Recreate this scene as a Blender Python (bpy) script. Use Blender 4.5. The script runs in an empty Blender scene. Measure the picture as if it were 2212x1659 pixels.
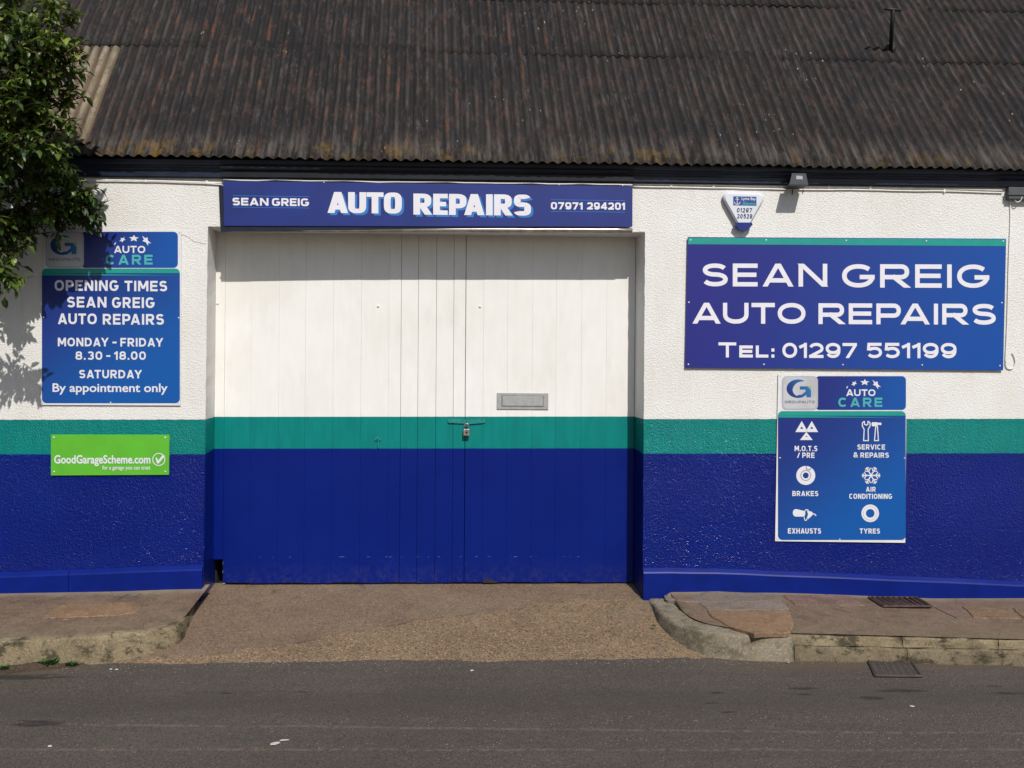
import bpy, bmesh, math, random
from mathutils import Vector, Matrix, noise
R = random.Random(7)
scene = bpy.context.scene
C = scene.collection

# ------------------------------------------------------------------ camera
FP, W0, H0 = 2012.0, 2212.0, 1659.0            # focal length and picture size in survey pixels
YAW, PITCH, ROLL = math.radians(2.7), math.radians(-1.12), 0.008
CAM = Vector((0.0, -6.94, 1.63))
fwd = Vector((math.sin(YAW)*math.cos(PITCH), math.cos(YAW)*math.cos(PITCH), math.sin(PITCH)))
r0 = fwd.cross(Vector((0, 0, 1))).normalized(); u0 = r0.cross(fwd)
rgt = r0*math.cos(ROLL) + u0*math.sin(ROLL); upv = u0*math.cos(ROLL) - r0*math.sin(ROLL)
cd = bpy.data.cameras.new('camera'); cam = bpy.data.objects.new('camera', cd); C.objects.link(cam)
m = Matrix((rgt, upv, -fwd)).transposed().to_4x4(); m.translation = CAM
cam.matrix_world = m
cd.lens = 36.0*FP/W0; cd.clip_start = .05; cd.clip_end = 500
scene.camera = cam

# ------------------------------------------------------------------ sky and sun
TOSUN = Vector((.25, -1.0, 1.06)).normalized()
w = bpy.data.worlds.new('World'); scene.world = w; w.use_nodes = True
nt = w.node_tree; bg = nt.nodes['Background']
sk = nt.nodes.new('ShaderNodeTexSky'); sk.sky_type = 'NISHITA'; sk.sun_disc = False
sk.sun_elevation = math.asin(TOSUN.z); sk.sun_rotation = math.atan2(TOSUN.x, TOSUN.y)
sk.air_density = 1.0; sk.dust_density = 1.2; sk.ozone_density = 1.0
nt.links.new(sk.outputs[0], bg.inputs[0]); bg.inputs[1].default_value = .088
sd = bpy.data.lights.new('sun', 'SUN'); sun = bpy.data.objects.new('sun', sd); C.objects.link(sun)
sd.energy = 4.4; sd.angle = math.radians(.53); sd.color = (1.0, .965, .915)
sun.rotation_euler = TOSUN.to_track_quat('Z', 'Y').to_euler(); sun.location = (3, -8, 9)
vs = scene.view_settings; vs.view_transform = 'Standard'; vs.look = 'None'; vs.gamma = 1; vs.use_curve_mapping = False
vs.exposure = -.05

# ------------------------------------------------------------------ survey: point of the place seen at a picture position, on a real plane
def ray(px, py): return fwd + rgt*((px - W0/2)/FP) - upv*((py - H0/2)/FP)
def PY(px, py, Y=0.0):
    d = ray(px, py); return CAM + d*((Y - CAM.y)/d.y)
def PZ(px, py, z):
    d = ray(px, py); return CAM + d*((z - CAM.z)/d.z)

# ------------------------------------------------------------------ object helpers
def thing(name, label, cat, loc=(0, 0, 0), group=None):
    o = bpy.data.objects.new(name, None); C.objects.link(o); o.location = loc
    o.empty_display_size = .1
    o['label'] = label; o['category'] = cat
    if group: o['group'] = group
    return o
def tag(o, label=None, cat=None, group=None, kind=None):
    for k, v in (('label', label), ('category', cat), ('group', group), ('kind', kind)):
        if v: o[k] = v
    return o
def wloc(o):
    v = Vector((0, 0, 0))
    while o: v = v + Vector(o.location); o = o.parent
    return v
def obj(name, vf, mat, parent=None, origin=None, smooth=False, uv=None):
    """vf = (verts, faces) in world coordinates; origin = where the object's own origin goes"""
    verts, faces = vf
    org = Vector(origin) if origin is not None else (wloc(parent) if parent else Vector((0, 0, 0)))
    me = bpy.data.meshes.new(name)
    me.from_pydata([tuple(Vector(v) - org) for v in verts], [], faces)
    me.update()
    if uv:
        ul = me.uv_layers.new(name='UVMap')
        for lp in me.loops: ul.data[lp.index].uv = uv[lp.vertex_index]
    if mat: me.materials.append(mat)
    if smooth:
        for p in me.polygons: p.use_smooth = True
    o = bpy.data.objects.new(name, me); C.objects.link(o)
    if parent:
        o.parent = parent; o.location = org - wloc(parent)
    else: o.location = org
    return o
def merge(*vfs):
    V, F = [], []
    for v, f in vfs:
        n = len(V); V += list(v); F += [tuple(i + n for i in q) for q in f]
    return V, F
def box(x0, x1, y0, y1, z0, z1, b=0.0):
    if b <= 0:
        V = [(x, y, z) for z in (z0, z1) for y in (y0, y1) for x in (x0, x1)]
        return V, [(0, 2, 3, 1), (4, 5, 7, 6), (0, 1, 5, 4), (2, 6, 7, 3), (0, 4, 6, 2), (1, 3, 7, 5)]
    bm = bmesh.new(); bmesh.ops.create_cube(bm, size=1)
    for v in bm.verts:
        v.co = Vector(((x0+x1)/2 + v.co.x*(x1-x0), (y0+y1)/2 + v.co.y*(y1-y0), (z0+z1)/2 + v.co.z*(z1-z0)))
    bmesh.ops.bevel(bm, geom=bm.edges[:], offset=b, segments=2, profile=.6, affect='EDGES')
    V = [v.co.copy() for v in bm.verts]; bm.verts.index_update()
    F = [tuple(v.index for v in f.verts) for f in bm.faces]; bm.free()
    return V, F
def prism(pts, n, depth):
    """closed outline pts (Vectors) pushed by depth along n; front face kept at pts"""
    k = len(pts); n = Vector(n)
    V = [Vector(p) for p in pts] + [Vector(p) + n*depth for p in pts]
    F = [tuple(range(k)), tuple(range(2*k-1, k-1, -1))] + [(i, i+k, (i+1) % k+k, (i+1) % k) for i in range(k)]
    return V, F
def tube(path, r, seg=8, cap=True):
    V, F = [], []; P = [Vector(p) for p in path]
    for i, p in enumerate(P):
        t = (P[min(i+1, len(P)-1)] - P[max(i-1, 0)]).normalized()
        a = t.cross(Vector((0, 1, .01)));
        if a.length < .05: a = t.cross(Vector((1, 0, 0)))
        a.normalize(); b = t.cross(a).normalized()
        rr = r[i] if isinstance(r, (list, tuple)) else r
        for s in range(seg):
            an = 2*math.pi*s/seg; V.append(p + a*math.cos(an)*rr + b*math.sin(an)*rr)
    for i in range(len(P)-1):
        for s in range(seg):
            s2 = (s+1) % seg; F.append((i*seg+s, i*seg+s2, (i+1)*seg+s2, (i+1)*seg+s))
    if cap: F.append(tuple(range(seg-1, -1, -1))); F.append(tuple(range((len(P)-1)*seg, len(P)*seg)))
    return V, F
def disc(c, r, depth=.004, seg=12, r2=None):
    """dome-ish screw head on a plane facing -Y"""
    c = Vector(c); V = []; F = []
    for q, (rr, dy) in enumerate(((r, 0), (r, -depth*.5), ((r2 or r*.6), -depth))):
        for s in range(seg):
            a = 2*math.pi*s/seg; V.append(c + Vector((math.cos(a)*rr, dy, math.sin(a)*rr)))
    for q in range(2):
        for s in range(seg): F.append((q*seg+s, q*seg+(s+1) % seg, (q+1)*seg+(s+1) % seg, (q+1)*seg+s))
    F.append(tuple(range(2*seg, 3*seg)))
    return V, F
def roundrect(x0, y0, x1, y1, rad, seg=6, corners=(1, 1, 1, 1)):
    """picture-space rounded rectangle (x right, y down), corners tl tr br bl"""
    out = []
    for (cx, cy, a0, on) in ((x0+rad, y0+rad, 180, corners[0]), (x1-rad, y0+rad, 270, corners[1]), (x1-rad, y1-rad, 0, corners[2]), (x0+rad, y1-rad, 90, corners[3])):
        if not on:
            out.append((x0 if cx < (x0+x1)/2 else x1, y0 if cy < (y0+y1)/2 else y1)); continue
        for s in range(seg+1):
            a = math.radians(a0 + 90*s/seg); out.append((cx + rad*math.cos(a), cy + rad*math.sin(a)))
    return out

# ------------------------------------------------------------------ materials
class N:
    def __init__(s, name):
        s.m = bpy.data.materials.new(name); s.m.use_nodes = True; s.t = s.m.node_tree; s.b = s.t.nodes['Principled BSDF']
        s._pos = None
    def n(s, ty, **kw):
        nd = s.t.nodes.new(ty)
        for k, v in kw.items():
            if hasattr(nd, k): setattr(nd, k, v)
        return nd
    def L(s, a, b): s.t.links.new(a, b)
    def S(s, inp, val):
        if hasattr(val, 'is_output'): s.L(val, inp)
        elif isinstance(val, (tuple, list)) and len(val) == 3 and inp.type == 'RGBA': inp.default_value = (*val, 1)
        else: inp.default_value = val
    def pos(s):
        if not s._pos: s._pos = s.n('ShaderNodeNewGeometry').outputs['Position']
        return s._pos
    def uv(s): return s.n('ShaderNodeTexCoord').outputs['UV']
    def map(s, vec, scale=(1, 1, 1), loc=(0, 0, 0), rot=(0, 0, 0)):
        nd = s.n('ShaderNodeMapping'); s.L(vec, nd.inputs['Vector'])
        nd.inputs['Scale'].default_value = scale; nd.inputs['Location'].default_value = loc; nd.inputs['Rotation'].default_value = rot
        return nd.outputs[0]
    def noise(s, vec, scale, detail=3, rough=.55, out=0):
        nd = s.n('ShaderNodeTexNoise'); s.L(vec, nd.inputs['Vector']); nd.inputs['Scale'].default_value = scale
        nd.inputs['Detail'].default_value = detail; nd.inputs['Roughness'].default_value = rough
        return nd.outputs[out]
    def voro(s, vec, scale, feature='F1', out='Distance', rnd=1):
        nd = s.n('ShaderNodeTexVoronoi', feature=feature); s.L(vec, nd.inputs['Vector']); nd.inputs['Scale'].default_value = scale
        nd.inputs['Randomness'].default_value = rnd
        return nd.outputs[out]
    def math(s, op, a, b=0.0, c=None, clamp=False):
        nd = s.n('ShaderNodeMath', operation=op); nd.use_clamp = clamp
        s.S(nd.inputs[0], a); s.S(nd.inputs[1], b)
        if c is not None: s.S(nd.inputs[2], c)
        return nd.outputs[0]
    def ramp(s, f, lo, hi, a=0.0, b=1.0, smooth=True):
        nd = s.n('ShaderNodeMapRange'); nd.interpolation_type = 'SMOOTHSTEP' if smooth else 'LINEAR'
        s.S(nd.inputs[0], f); s.S(nd.inputs[1], lo); s.S(nd.inputs[2], hi); s.S(nd.inputs[3], a); s.S(nd.inputs[4], b)
        return nd.outputs[0]
    def mix(s, f, a, b, blend='MIX'):
        nd = s.n('ShaderNodeMix', data_type='RGBA', blend_type=blend)
        s.S(nd.inputs[0], f); s.S(nd.inputs[6], a); s.S(nd.inputs[7], b)
        return nd.outputs[2]
    def sep(s, v):
        nd = s.n('ShaderNodeSeparateXYZ'); s.L(v, nd.inputs[0]); return nd.outputs
    def bump(s, h, strength=.5, dist=.002, prev=None):
        nd = s.n('ShaderNodeBump'); s.S(nd.inputs['Height'], h); nd.inputs['Strength'].default_value = strength
        nd.inputs['Distance'].default_value = dist
        if prev: s.L(prev, nd.inputs['Normal'])
        return nd.outputs[0]
    def done(s, col, rough=.6, normal=None, metal=0.0, spec=None):
        s.S(s.b.inputs['Base Color'], col); s.S(s.b.inputs['Roughness'], rough); s.S(s.b.inputs['Metallic'], metal)
        if normal: s.L(normal, s.b.inputs['Normal'])
        if spec is not None: s.S(s.b.inputs['Specular IOR Level'], spec)
        return s.m
def plain(name, col, rough=.5, metal=0.0, var=.12, sc=30, spec=None, bump=0.0, bs=200):
    k = N(name); f = k.noise(k.pos(), sc, 3)
    c = k.mix(k.ramp(f, .3, .7), tuple(x*(1-var) for x in col), tuple(min(1, x*(1+var)) for x in col))
    nm = k.bump(k.noise(k.pos(), bs, 2), bump, .002) if bump else None
    return k.done(c, rough, nm, metal, spec)

WHITE, TEAL, BLUE = (.755, .742, .712), (.002, .195, .175), (.0006, .0088, .136)
# heights of the two paint boundaries: z = a + b*X + c*Y, surveyed on the wall and on the recessed doors
RV = .29
def bandline(l, r, dl, dr):
    p, q = PY(*l), PY(*r); b = (q.z - p.z)/(q.x - p.x); a = p.z - b*p.x
    d1, d2 = PY(*dl, RV), PY(*dr, RV); c = (((d1.z - a - b*d1.x) + (d2.z - a - b*d2.x))/2)/RV
    return a, b, c
LW = bandline((0, 907), (2212, 905), (467, 900.5), (1372, 899.5))
LT = bandline((0, 981.5), (2212, 979), (467, 969), (1372, 968.5))
def bands(k, wob=.003):
    p = k.pos(); x, y, z = k.sep(p)
    nz = k.math('MULTIPLY', k.math('SUBTRACT', k.noise(p, 25, 3), .5), wob*4)
    def side(l):
        h = k.math('ADD', k.math('MULTIPLY', x, l[1]), k.math('ADD', k.math('MULTIPLY', y, l[2]), l[0]))
        return k.ramp(k.math('SUBTRACT', k.math('ADD', z, nz), h), -.0015, .0015)
    return side(LW), side(LT)
def painted(name, rough_cast):
    k = N(name); p = k.pos(); up, mid = bands(k, .0022 if rough_cast else .0008)
    d = k.noise(p, 1.7, 4); d2 = k.noise(k.map(p, (6, 6, 1.2)), 3, 4)
    whi = k.mix(k.ramp(k.math('ADD', d, k.math('MULTIPLY', d2, .5)), .55, 1.0), WHITE, tuple(c*f for c, f in zip(WHITE, (.93, .915, .885))))
    tea = k.mix(k.ramp(d2, .3, .7), TEAL, tuple(c*.86 for c in TEAL))
    blu = k.mix(k.ramp(d, .3, .75), BLUE, (.0012, .0115, .154))
    col = k.mix(up, k.mix(mid, blu, tea), whi)
    if rough_cast:
        v = k.voro(p, 120, 'F1'); f = k.noise(p, 190, 3, .65); g = k.noise(p, 70, 2); v2 = k.voro(k.map(p, (1, 1, 1.1)), 105, 'SMOOTH_F1'); g2 = k.noise(p, 34, 4, .7)
        hw = k.math('ADD', k.math('MULTIPLY', v, .7), k.math('ADD', f, k.math('MULTIPLY', g, .8)))
        hb_ = k.math('ADD', k.math('MULTIPLY', v2, -1.35), k.math('ADD', k.math('MULTIPLY', g2, 1.5), k.math('MULTIPLY', f, .45)))
        h = k.math('ADD', k.math('MULTIPLY', hw, up), k.math('MULTIPLY', hb_, k.math('SUBTRACT', 1.0, up)))
        nm = k.bump(h, .85, .0048)
        x_, y_, z_ = k.sep(p)
        dk = k.math('MULTIPLY', k.ramp(k.math('ADD', z_, k.math('MULTIPLY', k.noise(p, 8, 4, .7), .25)), .42, .02), k.ramp(k.noise(p, 30, 4, .75), .42, .7))
        col = k.mix(k.math('MULTIPLY', dk, .22), col, (.10, .085, .065))
        stn = k.math('MULTIPLY', k.ramp(k.noise(k.map(p, (7, 7, .7)), 2.0, 5, .7), .56, .74), up)
        col = k.mix(k.math('MULTIPLY', stn, .16), col, (.35, .32, .27))
        # darker grey in the pits, their tiny shadows put into the colour
        col = k.mix(k.math('MULTIPLY', k.ramp(f, .44, .30), .16), col, (.10, .10, .10))
        rg = k.math('ADD', k.math('MULTIPLY', up, .52), .10)
        return k.done(col, rg, nm, 0, k.math('ADD', .22, k.math('MULTIPLY', up, .12)))
    # boards: faint vertical grain and brush marks
    gr = k.noise(k.map(p, (60, 60, 1.4)), 2.5, 4, .6)
    col = k.mix(k.math('MULTIPLY', k.ramp(gr, .5, .8), .10), col, k.mix(up, (.001, .012, .12), (.45, .44, .43)))
    # scuffed low strip where the blue paint has worn through
    x, y, z = k.sep(p)
    ln = k.ramp(k.math('ABSOLUTE', k.math('SUBTRACT', z, k.math('ADD', .135, k.math('MULTIPLY', k.noise(k.map(p, (1, 1, 1)), 2.0, 1), .012)))), .002, .0)
    ln = k.math('MULTIPLY', ln, k.ramp(k.noise(k.map(p, (9, 9, 9)), 2.2, 3), .56, .66))
    col = k.mix(k.math('MULTIPLY', ln, .55), col, (.45, .45, .5))
    dk = k.math('MULTIPLY', k.ramp(k.math('ADD', z, k.math('MULTIPLY', k.noise(p, 8, 4, .7), .22)), .26, .0), k.ramp(k.noise(p, 26, 5, .75), .40, .7))
    col = k.mix(k.math('MULTIPLY', dk, .22), col, (.10, .085, .065))
    hg = k.math('MULTIPLY', k.ramp(k.noise(k.map(p, (4, 4, 1.3), (3, 3, 3)), 1.7, 5, .7), .50, .75), up)
    col = k.mix(k.math('MULTIPLY', hg, .10), col, (.33, .31, .28))
    nm = k.bump(gr, .25, .0015)
    nm = k.bump(k.noise(p, 5, 2), .25, .008, nm)
    return k.done(col, k.math('ADD', k.math('MULTIPLY', up, .12), .38), nm, 0, .18)
M_WALL = painted('roughcast_paint', True)
M_DOOR = painted('door_paint', False)
M_PLINTH = plain('plinth_blue_paint', (.0010, .0105, .145), .42, 0, .12, 6, .18, .5, 90)
M_DARK = plain('dark_void', (.01, .01, .01), .9)
M_INNER = plain('inner_render', (.25, .24, .22), .9)

def roof_mat(name, pale=False):
    k = N(name); uv = k.uv(); u, v, _ = k.sep(uv); p = k.pos()
    rnd = k.n('ShaderNodeObjectInfo').outputs['Random']
    # crest mask from the corrugation phase (u in corrugation counts)
    crest = k.math('MULTIPLY_ADD', k.math('COSINE', k.math('MULTIPLY', u, 2*math.pi)), .5, .5)
    st = k.noise(k.map(uv, (1.3, 2.6, 1)), 1.0, 7, .72)
    st2 = k.noise(k.map(uv, (.6, 3.4, 1), (7, 3, 0)), 1.0, 6, .75)
    big = k.noise(k.map(p, (.55, .55, .8), (3, 1, 9)), 1.6, 5, .6)
    fine = k.noise(p, 60, 4, .7)
    if pale:
        base = k.mix(k.ramp(st, .3, .7), (.135, .105, .068), (.28, .235, .165))
        base = k.mix(k.ramp(st2, .5, .75), base, (.10, .065, .035))
        base = k.mix(k.ramp(fine, .55, .8), base, (.09, .08, .07))
        base = k.mix(k.math('MULTIPLY', k.ramp(crest, .65, .1), .8), base, (.085, .052, .028))
        base = k.mix(k.math('MULTIPLY', k.ramp(k.noise(k.map(uv, (.8, 6, 1)), 1.0, 5, .8), .5, .62), .55), base, (.075, .06, .05))
        base = k.mix(k.ramp(v, .62, .9, 0, .0), base, base)
        return k.done(base, .85, k.bump(fine, .5, .004), 0, .2)
    dark = k.mix(rnd, (.013, .011, .0105), (.019, .016, .0155))
    lite = k.mix(st2, (.044, .037, .034), (.070, .059, .053))
    c = k.mix(k.math('MULTIPLY', k.ramp(st, .40, .66), k.ramp(crest, .30, .95)), dark, lite)
    c = k.mix(k.math('MULTIPLY', k.ramp(st2, .52, .72), .55), c, (.040, .033, .031))
    c = k.mix(k.math('MULTIPLY', k.ramp(big, .44, .62), .72), c, (.012, .0115, .0125))
    br = k.noise(k.map(uv, (.9, 4.5, 1), (1, 9, 4)), 1.0, 5, .8)
    c = k.mix(k.math('MULTIPLY', k.ramp(br, .50, .64), .65), c, (.056, .034, .026))
    pu = k.noise(k.map(uv, (1.7, 3.2, 1), (8, 2, 1)), 1.0, 5, .8)
    c = k.mix(k.math('MULTIPLY', k.ramp(pu, .54, .68), .7), c, (.070, .066, .072))
    c = k.mix(k.math('MULTIPLY', k.ramp(fine, .52, .72), .5), c, (.010, .009, .010))
    # rust on the crests
    ru = k.noise(k.map(uv, (.8, 1.5, 1), (2, 11, 0)), 1.0, 5, .75)
    ruf = k.math('MULTIPLY', k.ramp(ru, .54, .64), k.math('MULTIPLY', k.ramp(crest, .35, .85), k.ramp(st, .38, .56)))
    x, y, z = k.sep(p)
    leftish = k.ramp(x, 1.6, -1.2, .30, 1.0)
    c = k.mix(k.math('MULTIPLY', ruf, k.math('MULTIPLY', leftish, .62)), c, k.mix(k.noise(p, 9, 3), (.15, .042, .018), (.12, .06, .02)))
    # lichen and pale weathering close to the eave (v = metres up the slope)
    eave = k.ramp(v, .42, .02)
    lich = k.math('MULTIPLY', k.ramp(k.noise(k.map(uv, (.5, 5, 1), (5, 2, 0)), 1.0, 5, .75), .47, .62), k.ramp(v, .27, .03))
    lich = k.math('MULTIPLY', lich, k.ramp(k.noise(k.map(p, (1, 0, 0)), 1.15, 2), .42, .55))
    c = k.mix(k.math('MULTIPLY', k.math('MULTIPLY', eave, k.ramp(st, .42, .62)), .7), c, (.10, .088, .078))
    c = k.mix(k.math('MULTIPLY', lich, k.ramp(x, 4.2, -2.2, .45, 1.0)), c, (.15, .088, .018))
    # bird-lime specks
    sp = k.math('MULTIPLY', k.ramp(k.voro(k.map(uv, (1.6, 9, 1)), 1.0), .13, .06), k.ramp(k.noise(k.map(p, (1, 1, 1), (4, 4, 4)), 1.3, 2), .56, .64))
    c = k.mix(k.math('MULTIPLY', sp, .8), c, (.35, .34, .32))
    return k.done(c, .82, k.bump(fine, .5, .004), 0, .22)
M_ROOF = roof_mat('weathered_bitumen_sheet'); M_PALE = roof_mat('pale_cement_sheet', True)
M_FASCIA = plain('navy_gloss_board', (.008, .013, .028), .4, 0, .35, 8, .35, .3, 30)

def concrete(name, a, b, c, agg=.4, moss=0.0):
    k = N(name); p = k.pos(); big = k.noise(p, 1.6, 5, .65); md = k.noise(p, 9, 4, .65); fn = k.noise(p, 85, 3, .7); vo = k.voro(p, 110, out='Color')
    col = k.mix(k.ramp(big, .32, .68), a, b); col = k.mix(k.math('MULTIPLY', k.ramp(md, .45, .7), .6), col, c)
    sp = k.n('ShaderNodeSeparateColor'); k.L(vo, sp.inputs[0])
    col = k.mix(k.math('MULTIPLY', k.ramp(sp.outputs[0], .62, 1.0), agg), col, tuple(min(1, x*2.3) for x in a))
    col = k.mix(k.math('MULTIPLY', k.ramp(sp.outputs[1], .66, 1.0), agg*1.1), col, tuple(x*.32 for x in a))
    if moss: col = k.mix(k.math('MULTIPLY', k.ramp(k.noise(k.map(p, (1, 1, 1.6)), 7, 6, .75), .50, .60), moss), col, (.045, .038, .022))
    nm = k.bump(k.math('ADD', fn, k.math('MULTIPLY', md, 2)), .55, .006)
    return k.done(col, .88, nm, 0, .25)
CRK = [PZ(*p, -.05) for p in ((430, 1352), (539, 1343), (660, 1333), (775, 1318), (949, 1300), (1100, 1290), (1230, 1276), (1390, 1272))]
def crk(x):
    if x <= CRK[0].x: return CRK[0].y
    for a, b in zip(CRK, CRK[1:]):
        if x <= b.x: return a.y + (b.y-a.y)*(x-a.x)/(b.x-a.x)
    return CRK[-1].y
def apron_mat():
    M = concrete('driveway_concrete', (.150, .100, .062), (.20, .142, .084), (.122, .088, .060), .75)
    k = N.__new__(N); k.m = M; k.t = M.node_tree; k.b = k.t.nodes['Principled BSDF']; k._pos = None
    old = k.b.inputs['Base Color'].links[0].from_socket; p = k.pos(); at_ = k.n('ShaderNodeAttribute'); at_.attribute_name = 'pour'
    f = at_.outputs['Fac']; nz = k.noise(p, 3.5, 5, .7)
    c = k.mix(k.math('MULTIPLY', f, .40), old, k.mix(k.ramp(nz, .35, .65), (.115, .078, .062), (.150, .110, .086)))
    c = k.mix(k.math('MULTIPLY', k.ramp(k.noise(p, 1.1, 3), .55, .72), .35), c, (.17, .145, .115))
    c = k.mix(k.math('MULTIPLY', k.ramp(k.noise(p, 6, 4, .7), .62, .72), .5), c, (.055, .042, .032))
    a2 = k.n('ShaderNodeAttribute'); a2.attribute_name = 'crack'
    c = k.mix(k.math('MULTIPLY', a2.outputs['Fac'], k.ramp(k.noise(p, 9, 4), .40, .65, .05, .65)), c, (.04, .03, .023))
    k.L(c, k.b.inputs['Base Color']); return M
M_APRON = apron_mat()
def pave_mat():
    M = concrete('pavement_concrete', (.138, .092, .064), (.180, .128, .088), (.100, .072, .055), .35, .3)
    k = N.__new__(N); k.m = M; k.t = M.node_tree; k.b = k.t.nodes['Principled BSDF']; k._pos = None
    old = k.b.inputs['Base Color'].links[0].from_socket; p = k.pos(); x, y, z = k.sep(p); nz = k.noise(p, 5, 5, .7)
    f = k.ramp(k.math('ADD', y, k.math('MULTIPLY', nz, .16)), -.10, .06)
    c = k.mix(k.math('MULTIPLY', f, .65), old, (.26, .215, .165))
    g = k.ramp(k.math('ADD', y, k.math('MULTIPLY', nz, .5)), -.42, -.66)
    c = k.mix(k.math('MULTIPLY', g, .22), c, (.155, .130, .075))
    cr = k.voro(k.map(p, (1, 1, 0)), 1.7, 'DISTANCE_TO_EDGE')
    c = k.mix(k.math('MULTIPLY', k.ramp(k.math('ADD', cr, k.math('MULTIPLY', k.noise(p, 14, 4), .03)), .022, .014), .55), c, (.04, .032, .026))
    k.L(c, k.b.inputs['Base Color']); return M
M_PAVE = pave_mat()
M_KERB = concrete('kerb_stone', (.165, .128, .078), (.24, .195, .118), (.088, .068, .043), .3, .92)
M_KERBL = concrete('stained_kerb_stone', (.120, .092, .058), (.18, .145, .090), (.060, .047, .032), .3, .95)
M_KERBC = concrete('pale_kerb_concrete', (.225, .19, .14), (.18, .15, .10), (.13, .108, .07), .25, .5)
M_SANDST = concrete('sandstone', (.215, .130, .076), (.15, .100, .062), (.26, .17, .10), .3, .25)
M_GREYST = concrete('grey_flag', (.20, .165, .135), (.155, .122, .098), (.12, .095, .078), .25, .2)
M_PINKST = concrete('pinkish_flag', (.18, .108, .085), (.135, .088, .070), (.21, .15, .115), .25, .2)
M_SOIL = concrete('silt', (.050, .036, .024), (.07, .05, .033), (.035, .028, .018), .5, .4)
M_IRON = plain('rusty_iron', (.062, .036, .030), .8, .1, .4, 20, None, .5, 120)

def road_mat():
    k = N('asphalt'); p = k.pos(); big = k.noise(p, .8, 5, .6); md = k.noise(k.map(p, (.5, 3, 1)), 3, 4, .6)
    v1 = k.voro(p, 150, out='Color'); sp = k.n('ShaderNodeSeparateColor'); k.L(v1, sp.inputs[0])
    col = k.mix(k.ramp(big, .3, .7), (.074, .060, .050), (.092, .076, .063)); col = k.mix(k.math('MULTIPLY', k.ramp(md, .4, .7), .45), col, (.060, .051, .045))
    col = k.mix(k.math('MULTIPLY', k.ramp(sp.outputs[0], .55, 1.0), .38), col, (.125, .108, .092))
    col = k.mix(k.math('MULTIPLY', k.ramp(sp.outputs[1], .5, 1.0), .6), col, (.022, .020, .019))
    col = k.mix(k.math('MULTIPLY', k.ramp(sp.outputs[2], .975, 1.0), .5), col, (.30, .23, .15))
    x, y, z = k.sep(p)
    # dusty band against the kerb and driveway
    e = k.math('ADD', y, k.math('MULTIPLY', k.noise(p, 2.6, 4), .22))
    col = k.mix(k.math('MULTIPLY', k.ramp(e, -1.22, -.98), k.math('MULTIPLY', k.math('ADD', k.ramp(x, 1.3, 2.2), k.ramp(x, -2.1, -2.7)), .72)), col, (.105, .074, .052))
    # two seams along the carriageway with loose chippings
    for (x0, y0, x1, y1) in SEAMS:
        b = (y1-y0)/(x1-x0); a = y0 - b*x0
        d = k.math('ABSOLUTE', k.math('SUBTRACT', k.math('ADD', y, k.math('MULTIPLY', k.noise(p, 3, 3), .035)), k.math('ADD', k.math('MULTIPLY', x, b), a+.017)))
        f = k.math('MULTIPLY', k.ramp(d, .022, .004), k.ramp(k.noise(p, 24, 4, .7), .40, .60))
        col = k.mix(k.math('MULTIPLY', f, .75), col, k.mix(k.ramp(k.noise(p, 7, 2), .45, .75), (.135, .115, .095), (.16, .10, .06)))
    ywear = k.ramp(k.math('ABSOLUTE', k.math('ADD', y, k.math('ADD', 1.62, k.math('MULTIPLY', k.noise(p, 1.3, 3), .2)))), .26, .06)
    col = k.mix(k.math('MULTIPLY', ywear, .35), col, (.045, .040, .037))
    wet = None
    for (cx, cy, rx, ry) in STAINS:
        dx = k.math('DIVIDE', k.math('SUBTRACT', x, cx), rx); dy = k.math('DIVIDE', k.math('SUBTRACT', y, cy), ry)
        d = k.math('ADD', k.math('MULTIPLY', dx, dx), k.math('MULTIPLY', dy, dy))
        d = k.math('ADD', d, k.math('MULTIPLY', k.math('SUBTRACT', k.noise(k.map(p, (.6, 1.6, 1)), 11, 5, .75), .5), 4.2))
        f = k.ramp(d, 1.15, -.1)
        wet = f if wet is None else k.math('MAXIMUM', wet, f)
    col = k.mix(k.math('MULTIPLY', wet, .8), col, (.022, .018, .016))
    nm = k.bump(k.math('ADD', k.voro(p, 150), k.math('MULTIPLY', k.noise(p, 20, 3), .8)), .7, .004)
    return k.done(col, .9, nm, 0, .25)
ZR = -.262
ZD = PY(900, 1264.5, RV).z
SEAMS = []
for (a, b) in (((258, 1565), (2000, 1583)), ((100, 1618), (1900, 1620))):
    p, q = PZ(*a, ZR), PZ(*b, ZR); SEAMS.append((p.x, p.y, q.x, q.y))
STAINS = []
for (px, py, rx, ry) in ((80, 1562, .24, .05), (40, 1462, .30, .06), (1945, 1492, .17, .035), (1735, 1500, .06, .02), (1545, 1497, .06, .02), (490, 1497, .05, .018), (1730, 1488, .12, .03), (2180, 1497, .14, .025), (1540, 1519, .07, .016), (1575, 1538, .06, .014), (2150, 1482, .07, .015), (650, 1495, .04, .012), (1880, 1508, .12, .03), (120, 1463, .12, .03)):
    p = PZ(px, py, ZR); STAINS.append((p.x, p.y, rx, ry))
M_ROAD = road_mat()

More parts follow.
